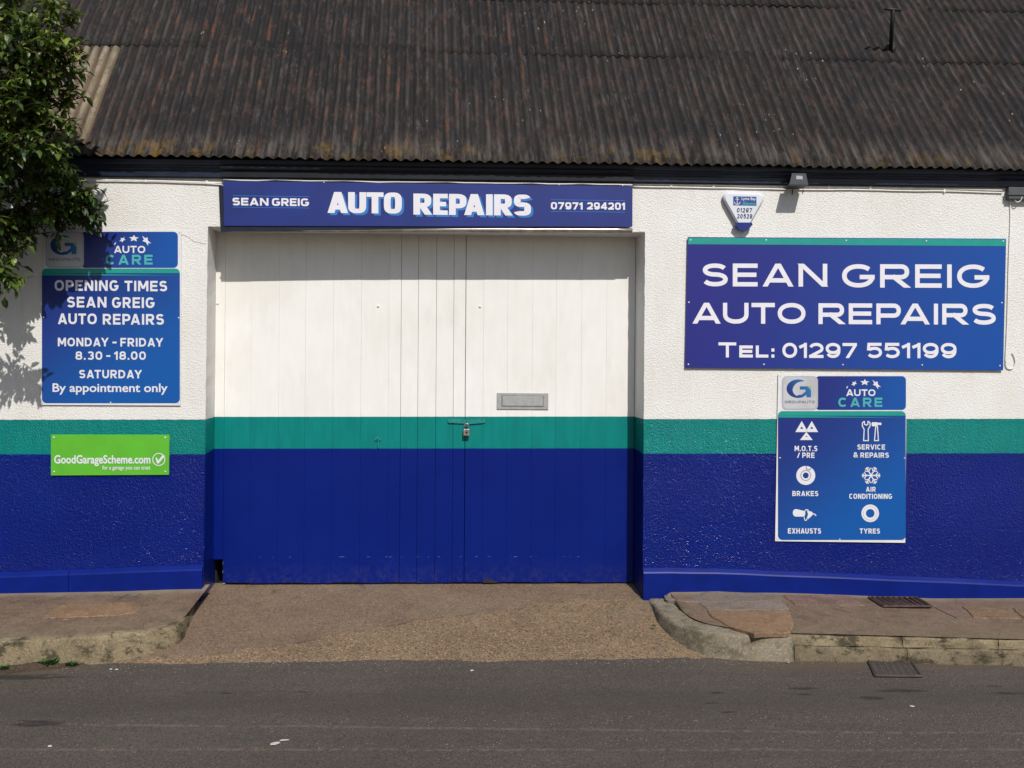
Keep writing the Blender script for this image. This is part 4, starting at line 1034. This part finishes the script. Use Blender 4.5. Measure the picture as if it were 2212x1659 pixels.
# brake disc with caliper cut-out
o_ = circ(*c5([(431, 910)])[0], 20.5, 40); i_ = circ(*c5([(431, 910)])[0], 6.4, 40)
obj('brake_icon', ring(o_, i_, Yc), M_LETW, s3)
obj('brake_icon', ring(circ(*c5([(431, 910)])[0], 11.3, 32), circ(*c5([(431, 910)])[0], 10.3, 32), Yc-.0006), M_NAVY, s3)
obj('brake_icon', stroke(c5([(436, 828), (434, 856), (462, 866), (482, 842)]), 1.2, Yc-.0006), M_NAVY, s3)
# snowflake
cx, cy = c5([(964, 910)])[0]; L_ = []
for i in range(6):
    a = math.radians(30 + 60*i) + math.radians(30)*0; d = (math.cos(math.radians(60*i)), math.sin(math.radians(60*i)))
    e1 = (cx + d[0]*20, cy + d[1]*20); L_.append(stroke([(cx, cy), e1], 2.6, Yc-.0001*i))
    for fr in (.5, .78):
        b_ = (cx + d[0]*20*fr, cy + d[1]*20*fr)
        for sg in (-1, 1):
            aa = math.radians(60*i + sg*55); ll = 8.5 if fr == .5 else 5
            L_.append(stroke([b_, (b_[0]+math.cos(aa)*ll, b_[1]+math.sin(aa)*ll)], 2.2, Yc-.0008-.0001*i))
obj('snowflake_icon', merge(*L_), M_LETW, s3)
# tyre and exhaust
tc = c5([(957, 1219)])[0]
obj('tyre_icon', ring(circ(*tc, 19, 40), circ(*tc, 9.3, 40), Yc), M_LETW, s3)
obj('tyre_icon', ring(circ(*tc, 15.3, 32), circ(*tc, 14.6, 32), Yc-.0006), M_GREYP, s3)
obj('exhaust_icon', merge(flat(c5([(352, 1184), (420, 1200), (428, 1218), (420, 1246), (350, 1246), (336, 1232), (338, 1198)])[::-1], Yc), flat(circ(*c5([(348, 1215)])[0], 6, 20, 8)[::-1], Yc-.0006), flat(c5([(440, 1196), (480, 1206), (494, 1222), (480, 1240), (446, 1270), (452, 1232)])[::-1], Yc)), M_LETW, s3)
obj('exhaust_icon', merge(stroke(c5([(422, 1206), (430, 1190), (448, 1190), (456, 1206), (450, 1240), (436, 1276), (424, 1276), (418, 1250)]), 1.8, Yc-.0009), stroke(c5([(484, 1222), (504, 1226), (516, 1240)]), 2.2, Yc-.0009)), M_LETW, s3)
for p in ((1822, 812), (1685, 989), (1954, 989.5), (1814, 1165)): obj('screw', disc(PY(*p, CY-.001), .0055, .003, 8), M_SCREW, s3)
for p in ((1686, 812.5), (1953, 815), (1680, 1165), (1951, 1167)): obj('screw', disc(PY(*p, CY-.001), .003, .002, 6), M_STEEL, s3)

# ================================================================== GREEN SIGN
GY = -.014
s4 = thing('green_sign', 'small lime green sign across the teal and blue bands at the left', 'sign', PY(238, 982, GY))
obj('panel', prism([PY(*p, GY) for p in ((110, 938.5), (366, 939), (365, 1025.5), (110, 1027))][::-1], (0, 1, 0), .004), M_GREEN, s4)
obj('lettering', ftext('GoodGarageScheme.com', qd(117, 983, 325, 1007, GY-.0012), .022), M_LETW, s4)
obj('lettering', ftext('for a garage you can trust', qd(221, 1005.5, 324.5, 1017, GY-.0012), .012), M_LETW, s4)
cx, cy = 343, 992.5
obj('tick_ring', ring(circ(cx, cy, 14, 36), circ(cx, cy, 12.2, 36), GY-.0012), M_LETW, s4)
obj('tick_icon', flat([(335.5, 989), (338.5, 988), (341.5, 995), (351, 983.5), (356.5, 984.5), (343, 1001), (339.5, 1001.5)][::-1], GY-.002), M_LETW, s4)
for p in ((116.5, 945), (357, 945), (117, 1019), (357, 1018.5)): obj('screw', disc(PY(*p, GY-.001), .0062, .004, 10), M_SCREW, s4)

# ================================================================== ALARM BOX
AY = -.05
al = thing('alarm_box', 'white rounded triangular burglar alarm box with a blue lens', 'alarm box', PY(1606, 455, 0))
def tri_round(sc, cx=1605, cy=452, dx=0, dy=0):
    P = []
    cs = [(1573, 426, 12), (1638, 428, 12), (1606, 487, 11)]
    A = [(180, 285), (255, 360), (30, 150)]
    for (x, y, r), (a0, a1) in zip(cs, A):
        for i in range(8):
            a = math.radians(lin(i/7, a0-(20 if a0 == 180 else 0), a1+(20 if a1 == 360 else 0))); P.append((cx+dx + (x + r*math.cos(a) - cx)*sc, cy+dy + (y + r*math.sin(a) - cy)*sc))
    return P
A0 = [PY(*p, 0) for p in tri_round(1.0, dx=-1, dy=1)]; A1 = [PY(*p, -.028) for p in tri_round(1.0, dx=0)]; A2 = [PY(*p, AY+.008) for p in tri_round(.94, dx=1)]; A3 = [PY(*p, AY) for p in tri_round(.88, dx=1.5)]
n = len(A0)
def loft(*L):
    n = len(L[0]); V = [p for l in L for p in l]; F = []
    for k in range(len(L)-1):
        for i in range(n): F.append((k*n+i, (k+1)*n+i, (k+1)*n+(i+1) % n, k*n+(i+1) % n))
    F.append(tuple(range((len(L)-1)*n, len(L)*n))[::-1]); return V, F
obj('base', loft(A0, A1), M_PLASTG, al, smooth=False)
obj('cover', loft([p+Vector((0, -.0005, 0)) for p in A1], A2, A3), M_PLAST, al, smooth=False)
obj('strobe_lens', loft([PY(*p, AY+.02) for p in ((1589, 483), (1625, 483), (1617, 498), (1596, 498))], [PY(*p, AY-.004) for p in ((1590, 484), (1596, 481.5), (1619, 481.5), (1624, 484), (1616, 496), (1597, 496))][:4]) if False else prism([PY(*p, AY-.003) for p in ((1587, 485), (1592, 480.5), (1624, 480.5), (1626, 485), (1616, 497), (1608, 499), (1598, 497))][::-1], (0, 1, 0), .03), M_LENS, al)
lbq = [PY(*p, AY-.001) for p in ((1584, 424), (1634, 425), (1634, 444.5), (1584, 443.5))]
obj('label_plate', (lbq, [(3, 2, 1, 0)]), plain('blue_label_print', (.02, .06, .24), .35), al)
Ya = AY-.002
obj('lettering', ftext('Lyme Bay', (PY(1602, 425.5, Ya), PY(1632.5, 426.5, Ya), PY(1632.5, 434.5, Ya), PY(1602, 434, Ya)), .012), M_LETW, al)
obj('lettering', ftext('Alarms', (PY(1603, 435.5, Ya), PY(1632, 436, Ya), PY(1632, 443.5, Ya), PY(1603, 443, Ya)), .012, .2), M_TEALT, al)
obj('anchor_emblem', merge(stroke([(1592.5, 428), (1592.5, 441)], 1.3, Ya), stroke([(1588.5, 430.5), (1596.5, 430.5)], 1.1, Ya-.0003), stroke([(1586, 436), (1588, 440), (1592.5, 442), (1597, 440), (1599, 436)], 1.3, Ya-.0006), ring(circ(1592.5, 427, 1.8, 10), circ(1592.5, 427, .8, 10), Ya-.0009)), M_LETW, al)
obj('lettering', text('01297', (PY(1592.5, 449, Ya), PY(1625, 449.5, Ya), PY(1624, 459, Ya), PY(1591.5, 458.5, Ya)), t=.17, gap=.3), M_NAVY, al)
obj('lettering', text('20529', (PY(1593, 462, Ya), PY(1625.5, 462.5, Ya), PY(1624.5, 472, Ya), PY(1592, 471.5, Ya)), t=.17, gap=.3), M_NAVY, al)

# ================================================================== FLOODLIGHT
FY = -.17
fl = thing('floodlight', 'small dark grey floodlight tilted down under the eave', 'floodlight', PY(1727, 390, -.05))
top_ = [PY(*p, -.12) for p in ((1711, 371.5), (1740, 372), (1738, 374), (1713, 374))]
T0 = [PY(*p, -.155) for p in ((1711, 374), (1741, 374.5), (1746, 399), (1705, 398.5))]
T1 = [PY(*p, -.08) for p in ((1714, 376), (1738, 376), (1740, 394), (1708, 394))]
obj('housing', loft(T1, T0), M_LAMP, fl)
obj('visor', prism([PY(1704, 398, -.165), PY(1747, 398.8, -.165), PY(1745, 401, -.165), PY(1706, 401, -.165)][::-1], (0, 1, 0), .13), M_BLACK, fl)
obj('label_plate', ([PY(*p, -.1565) for p in ((1720, 379.5), (1733.5, 380), (1734, 387.5), (1720, 387))], [(3, 2, 1, 0)]), M_GREYP, fl)
obj('bracket', merge(tube([PY(1722, 396, -.10), PY(1722, 398, -.035)], .008, 6), tube([PY(1722, 398, -.04), PY(1712, 403, -.012), PY(1712, 420, -.01)], .0035, 6), tube([PY(1730, 398, -.04), PY(1735, 403, -.012), PY(1735, 416, -.01)], .003, 6)), M_LAMP, fl)

# ================================================================== CABLES
def cable(pts, Y, r, lab, grp=None, wob=.002, clips=()):
    P = smoothline([PY(x, y, Y) for x, y in pts], 2); P = resample(P, max(12, len(P)*2))
    P = [p + Vector((0, 0, wob*noise.noise(p*6+Vector((Y*900, 0, r*500))))) for p in P]
    t_ = thing('cable', lab, 'cable', P[0], grp)
    obj('sheath', tube(P, r, 7), M_CABLE, t_, smooth=True)
    for (x, y) in clips:
        p = PY(x, y, Y); obj('clip', box(p.x-.007, p.x+.007, p.y-.006, -.0005, p.z-.011, p.z+.014, .002), M_CABLE, t_)
cable([(-500, 372), (150, 386), (480, 395)], -.008, .0075, 'upper white cable along the wall top by the tree', 'cables under the eave', clips=((231, 389), (315, 390.5), (447, 394)))
cable([(-500, 376), (150, 391), (300, 392), (440, 396.5), (480, 399)], -.0075, .0055, 'lower thin white cable along the wall top by the tree', 'cables under the eave')
cable([(1368, 398), (1700, 402.5), (1950, 406), (2165, 411)], -.008, .0065, 'upper white cable between the header sign and the right edge shade block', 'cables under the eave', clips=((1450, 401.5), (1541, 402), (1790, 404), (1880, 405.5), (2040, 413)))
cable([(1368, 403), (1560, 406), (1750, 410.5), (1850, 409), (1960, 413), (2060, 413), (2165, 417)], -.0075, .0055, 'lower wavy white cable between the header sign and the right edge shade block', 'cables under the eave')
cable([(2182, 430), (2183, 480), (2179, 560), (2176, 700), (2172, 770), (2172, 785)], -.006, .005, 'thin white cable hanging down the right side of the name sign')
cable([(2172, 785), (2174, 794), (2181, 798), (2189, 795), (2194, 785), (2192, 772), (2187, 762)], -.009, .0042, 'loose curled white cable end beside the name sign corner', wob=0)
sblk = thing('shade_block', 'grey block added for a cast shadow under the eave at the right edge', 'shade block', PY(2196, 415, 0))  # grey block added where only the shadow of an unseen fitting falls
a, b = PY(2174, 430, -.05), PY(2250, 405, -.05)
obj('box', box(a.x+.02, b.x, -.05, -.002, a.z, b.z, .006), M_SHADEBLK, sblk)
obj('block_front', box(a.x+.012, b.x+.008, -.058, -.0505, a.z+.03, b.z-.006, .002), M_SHADEBLK, sblk)
obj('wire', tube(smoothline([PY(2190, 428, -.03), PY(2196, 438, -.04), PY(2205, 434, -.045), PY(2208, 425, -.05)]), .0035, 6), M_CABLE, sblk, smooth=True)

# ================================================================== ROOF BRACKET
def on_roof(px, py, lift=0.0):
    v, p = vslope(px, py); return p + rn*lift
a = on_roof(1922, 108, .02); b_, c_ = vslope(1930, 22)
d = ray(1929, 21); tt = (a.y - .22 - CAM.y)/d.y; topp = CAM + d*tt
rb = thing('roof_stay', 'black iron pipe with a cross bar standing up from the corrugated roof', 'pipe', a)
obj('pipe', tube([a-Vector((0, 0, .05)), a.lerp(topp, .5), topp], .017, 8), M_BLACK, rb, smooth=True)
obj('cross_bar', tube([topp+Vector((-.07, 0, .006)), topp+Vector((.07, 0, -.004))], .012, 8), M_BLACK, rb, smooth=True)
obj('foot', disc(a+rn*.006, .045, .02, 12), M_BLACK, rb)

# ================================================================== TREE
def leaf_mat():
    k = N('glossy_leaves'); rnd = k.n('ShaderNodeAttribute'); rnd.attribute_name = 'tint'; f = rnd.outputs['Fac']
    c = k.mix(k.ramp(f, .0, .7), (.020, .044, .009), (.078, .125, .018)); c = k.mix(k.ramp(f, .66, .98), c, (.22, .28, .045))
    k.done(c, .42, None, 0, .4)
    tr = k.n('ShaderNodeBsdfTranslucent'); k.S(tr.inputs[0], k.mix(.5, c, (.09, .15, .02))); mx = k.n('ShaderNodeMixShader'); mx.inputs[0].default_value = .30
    k.L(k.b.outputs[0], mx.inputs[1]); k.L(tr.outputs[0], mx.inputs[2]); k.L(mx.outputs[0], k.t.nodes['Material Output'].inputs[0])
    return k.m
M_LEAF = leaf_mat(); M_BARK = plain('bark', (.075, .055, .04), .9, 0, .3, 20, None, .8, 60); M_TWIG = plain('twig', (.10, .055, .03), .8, 0, .3, 40)
tx = Vector((-4.55, -.62, ZR)); tree = thing('tree', 'dense glossy-leaved evergreen hanging over the left end of the roof', 'tree', tx)
LV, LF, LT_ = [], [], []
def addleaf(p, d, up, ln, tint):
    d = d.normalized(); s_ = d.cross(up)
    if s_.length < .05: s_ = d.cross(Vector((1, 0, 0)))
    s_.normalize(); nn = s_.cross(d).normalized(); wd = ln*R.uniform(.22, .30); n0 = len(LV)
    cur = -ln*.10
    LV.extend([p, p+d*ln*.33+s_*wd+nn*wd*.35, p+d*ln*.36, p+d*ln*.33-s_*wd+nn*wd*.35, p+d*ln*.70+s_*wd*.75+nn*(wd*.25+cur), p+d*ln*.70+nn*cur*.8, p+d*ln*.70-s_*wd*.75+nn*(wd*.25+cur), p+d*ln+nn*cur*2.2])
    LF.extend([(n0, n0+1, n0+2), (n0, n0+2, n0+3), (n0+1, n0+4, n0+5, n0+2), (n0+2, n0+5, n0+6, n0+3), (n0+4, n0+7, n0+5), (n0+5, n0+7, n0+6)])
    LT_.extend([tint]*8)
TW = []
def spray(base, tip, nl, spread, tintb):
    ax = tip-base; L = ax.length; ax = ax.normalized(); sag = Vector((0, 0, -.04*L))
    pts = [base + ax*L*i/5 + sag*(i/5)**2 for i in range(6)]; TW.append((pts, .004))
    for i in range(nl):
        t = .15 + .85*(i+R.random())/nl; p = base + ax*L*t + sag*t*t
        a = i*2.4 + R.uniform(-.5, .5); s1_ = ax.cross(Vector((0, 0, 1)))
        if s1_.length < .1: s1_ = ax.cross(Vector((1, 0, 0)))
        s1_.normalize(); s2_ = s1_.cross(ax)
        d = (s1_*math.cos(a) + s2_*math.sin(a))*spread + ax*R.uniform(.4, 1.0) + Vector((R.uniform(-.25, .25), R.uniform(-.25, .25), R.uniform(-.45, .15)))
        up = Vector((R.uniform(-.5, .5), R.uniform(-.7, .25), 1))
        addleaf(p, d, up, R.uniform(.036, .086), min(1, max(0, tintb + R.gauss(0, .2))))
def blob(px, py, Y, r, n, tint=.4, ry=1.0):
    c = PY(px, py, Y)
    for i in range(max(4, int(n*.86))):
        while True:
            d = Vector((R.uniform(-1, 1), R.uniform(-1, 1), R.uniform(-1, 1)))
            if .05 < d.length < 1: break
        dn = d.normalized(); o = c + Vector((d.x*r, d.y*r*ry, d.z*r))
        dirv = (dn*.8 + Vector((.25, -.35, .15)) + Vector((R.uniform(-.6, .6), R.uniform(-.6, .6), R.uniform(-.5, .6)))).normalized()
        L = R.uniform(.10, .20)
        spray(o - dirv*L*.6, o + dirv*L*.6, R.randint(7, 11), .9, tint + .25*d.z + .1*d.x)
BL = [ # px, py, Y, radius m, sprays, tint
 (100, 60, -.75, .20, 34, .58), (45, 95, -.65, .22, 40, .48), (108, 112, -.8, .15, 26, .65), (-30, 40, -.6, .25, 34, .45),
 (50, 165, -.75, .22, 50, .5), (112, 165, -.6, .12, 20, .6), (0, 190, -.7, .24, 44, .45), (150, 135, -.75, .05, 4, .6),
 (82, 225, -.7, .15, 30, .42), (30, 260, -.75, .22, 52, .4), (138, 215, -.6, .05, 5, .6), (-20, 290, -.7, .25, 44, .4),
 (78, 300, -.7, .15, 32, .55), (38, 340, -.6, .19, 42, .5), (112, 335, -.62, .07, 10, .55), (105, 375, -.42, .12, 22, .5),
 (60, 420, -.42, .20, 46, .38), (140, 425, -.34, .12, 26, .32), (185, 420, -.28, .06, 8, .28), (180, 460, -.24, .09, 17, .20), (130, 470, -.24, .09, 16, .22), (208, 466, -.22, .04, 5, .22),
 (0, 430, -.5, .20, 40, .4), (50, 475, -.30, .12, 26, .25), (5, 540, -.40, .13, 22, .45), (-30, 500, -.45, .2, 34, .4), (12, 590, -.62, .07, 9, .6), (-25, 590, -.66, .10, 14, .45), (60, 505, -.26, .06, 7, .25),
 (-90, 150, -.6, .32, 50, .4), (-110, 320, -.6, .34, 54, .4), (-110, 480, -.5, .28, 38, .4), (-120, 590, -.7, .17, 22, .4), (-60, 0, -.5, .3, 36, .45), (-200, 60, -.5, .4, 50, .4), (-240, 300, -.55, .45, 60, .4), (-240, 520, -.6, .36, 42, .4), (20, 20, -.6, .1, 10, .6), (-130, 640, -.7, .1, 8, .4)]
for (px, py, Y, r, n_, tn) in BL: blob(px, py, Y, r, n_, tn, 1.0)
# long twigs that stick out of the outline
for (x0, y0, x1, y1, Y) in ((90, 60, 130, 8, -.75), (120, 90, 158, 22, -.75), (100, 150, 186, 124, -.72), (110, 180, 182, 150, -.7), (110, 230, 187, 205, -.6), (100, 250, 170, 268, -.6), (110, 330, 155, 312, -.6), (150, 440, 226, 476, -.22), (150, 420, 214, 404, -.27), (130, 400, 170, 384, -.33), (0, 560, 32, 622, -.66), (20, 40, 30, -30, -.6), (60, 50, 72, 6, -.7), (140, 470, 200, 488, -.20), (150, 250, 152, 292, -.6)):
    a, b = PY(x0, y0, Y), PY(x1, y1, Y-.05); spray(a, b, 13, .8, .45)
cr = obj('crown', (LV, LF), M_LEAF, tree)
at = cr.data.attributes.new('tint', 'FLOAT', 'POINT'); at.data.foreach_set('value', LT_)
obj('twigs', merge(*[tube(p, r_, 3, False) for p, r_ in TW]), M_TWIG, tree)
tp_ = [tx, tx+Vector((.02, .02, .8)), tx+Vector((.08, .0, 1.6)), tx+Vector((.15, -.02, 2.4)), tx+Vector((.25, .0, 3.3))]
obj('trunk', tube(smoothline(tp_), [.11-.0045*i for i in range(len(smoothline(tp_)))], 12), M_BARK, tree, smooth=True)
for (px, py, Y) in ((100, 90, -.7), (90, 200, -.7), (90, 300, -.7), (130, 430, -.3), (20, 520, -.4), (-120, 100, -.6), (170, 455, -.24)):
    e_ = PY(px, py, Y); s0 = tx + Vector((.1, 0, max(1.0, min(2.9, e_.z - .1 - ZR)*.82)))
    P = smoothline([s0, s0.lerp(e_, .5)+Vector((0, 0, .07)), e_]); obj('limb', tube(P, [.035*(1-i/len(P))+.006 for i in range(len(P))], 6), M_BARK, tree, smooth=True)

# ================================================================== WEEDS AND LITTER
M_WEED = plain('weed_green', (.045, .12, .02), .6, 0, .35, 60)
def weed(p, r, n, lab, grp='weeds along the left kerb'):
    V, F = [], []
    for i in range(n):
        a = R.uniform(0, 6.28); L = r*R.uniform(.6, 1.4); b = p + Vector((R.uniform(-r, r)*.5, R.uniform(-r, r)*.25, 0))
        d = Vector((math.cos(a)*.7, math.sin(a)*.6, R.uniform(.4, 1.1))).normalized(); s_ = d.cross(Vector((0, 0, 1))).normalized()*L*.14
        k = len(V); V += [b, b+d*L*.5+s_, b+d*L-Vector((0, 0, L*.25)), b+d*L*.5-s_]; F.append((k, k+1, k+2, k+3))
    o = obj('weed', (V, F), M_WEED, None, origin=p); tag(o, lab, 'weed', grp)
def W5(x, y, z): return PZ(*r5(x, y + (30 if x < 900 else 8)), z)
weed(W5(1172, 1400, ZR+.03), .045, 70, 'green weed tuft in the corner between the left kerb and the driveway', None)
weed(W5(320, 1560, ZR+.02), .05, 90, 'largest green weed tuft below the left kerb'); weed(W5(255, 1562, ZR+.02), .03, 40, 'small weed just left of the largest tuft under the left kerb')
weed(W5(440, 1570, ZR+.01), .035, 50, 'middle weed tuft at the road edge below the left kerb'); weed(W5(570, 1540, ZR+.01), .025, 34, 'sparse weed sprig under the left kerb, below the green sign'); weed(W5(655, 1533, ZR+.01), .02, 26, 'rightmost tiny weed sprig under the left kerb')
weed(W5(20, 1590, ZR+.02), .03, 44, 'weed tuft at the left picture edge below the kerb')
weed(PZ(*r6(150, 520), -.17), .022, 24, 'tiny weed at the foot of the curved pale kerb', None)
def flake(px, py, sx, sy, lab, cat='litter', mat=None, z=None, rot=0, grp='litter and chips on the road', h=.006):
    c = PZ(px, py, (ZR if z is None else z)+.003); n = 7; V = []
    for q in range(2):
        for i in range(n):
            a = 2*math.pi*i/n; rr = R.uniform(.7, 1.1) if q == 0 else .75
            x, y = math.cos(a)*sx*rr, math.sin(a)*sy*rr
            V.append(c + Vector((x*math.cos(rot)-y*math.sin(rot), x*math.sin(rot)+y*math.cos(rot), q*h)))
    F = [tuple(range(n, 2*n))] + [(i, (i+1) % n, (i+1) % n+n, i+n) for i in range(n)]
    o = obj('litter' if cat == 'litter' else 'stone', (V, F), mat or M_LITTER, None, origin=c); tag(o, lab, cat, grp)
M_PEB = plain('pale_pebble', (.30, .25, .19), .8, 0, .2, 50)
flake(595, 1606, .035, .018, 'pale torn paper scrap, the left of two on the near road', rot=.4, h=.003)
flake(615, 1599, .03, .008, 'thin pale paper scrap touching the wider one on the near road', rot=.1, h=.003)
flake(1020, 1448.5, .014, .008, 'small white flake on the road in front of the doors', h=.004)
flake(1970, 1526, .018, .008, 'white flake on the road at the lower right', rot=-.3, h=.004)
flake(240, 1446, .010, .007, 'left of two white flakes on the road below the green sign', h=.004)
flake(252, 1446.5, .012, .006, 'right of two white flakes on the road below the green sign', h=.004)
flake(108, 1612, .012, .008, 'tiny white flake beside the dark oil stain', h=.004)
flake(1489, 1413, .022, .008, 'narrow pale chip where the curved kerb meets the road', rot=-.5, h=.004)
flake(1825, 1421, .042, .022, 'flat pale stone lying in the gutter under the kerb', 'stone', M_PEB, grp=None, h=.016)
flake(1703, 1432, .010, .008, 'small white pebble in the gutter left of the drain grate', 'stone', M_PEB, grp=None, h=.010)
flake(2036, 1430, .022, .010, 'pale pebble in the gutter right of the drain grate', 'stone', M_PEB, grp=None, h=.010)
flake(2148, 1427, .05, .007, 'long pale stick-like scrap in the gutter at the right', rot=.02, h=.006)
flake(2110, 1427.5, .014, .007, 'short white scrap left of the long one in the gutter', h=.006)
flake(142, 1339, .022, .007, 'small yellow leaf on the left pavement slab', 'litter', plain('yellow_leaf', (.35, .24, .04), .6), z=-.085, rot=.5, grp=None, h=.003)
# loose grit where the driveway meets the road: too many to count
V, F = [], []
for i in range(2600):
    u = R.random()
    if u < .62: x = R.uniform(-2.6, 2.0); y = -1.04 + abs(R.gauss(0, .16))*(1 if R.random() < .7 else -.5)
    elif u < .8: x = R.uniform(1.6, 4.4); y = -1.0 + R.gauss(-.04, .05)
    else: x = R.uniform(-3.8, 4.2); y = R.choice([SEAMS[0][1], SEAMS[1][1]]) + R.gauss(0, .03)
    z = max(zap(x, y) if -2.7 < x < 2.35 and y > -1.2 else -9, zroad(x, y)) - .0008
    r_ = R.uniform(.0015, .0042); k = len(V)
    for s_ in range(5): a = 6.283*s_/5+R.random()*.5; V.append(Vector((x+r_*math.cos(a), y+r_*math.sin(a), z)))
    V.append(Vector((x, y, z+r_*.9)))
    for s_ in range(5): F.append((k+s_, k+(s_+1) % 5, k+5))
tag(obj('grit', (V, F), M_PEB), kind='stuff', label='loose grit scattered along the driveway edge and road seams')
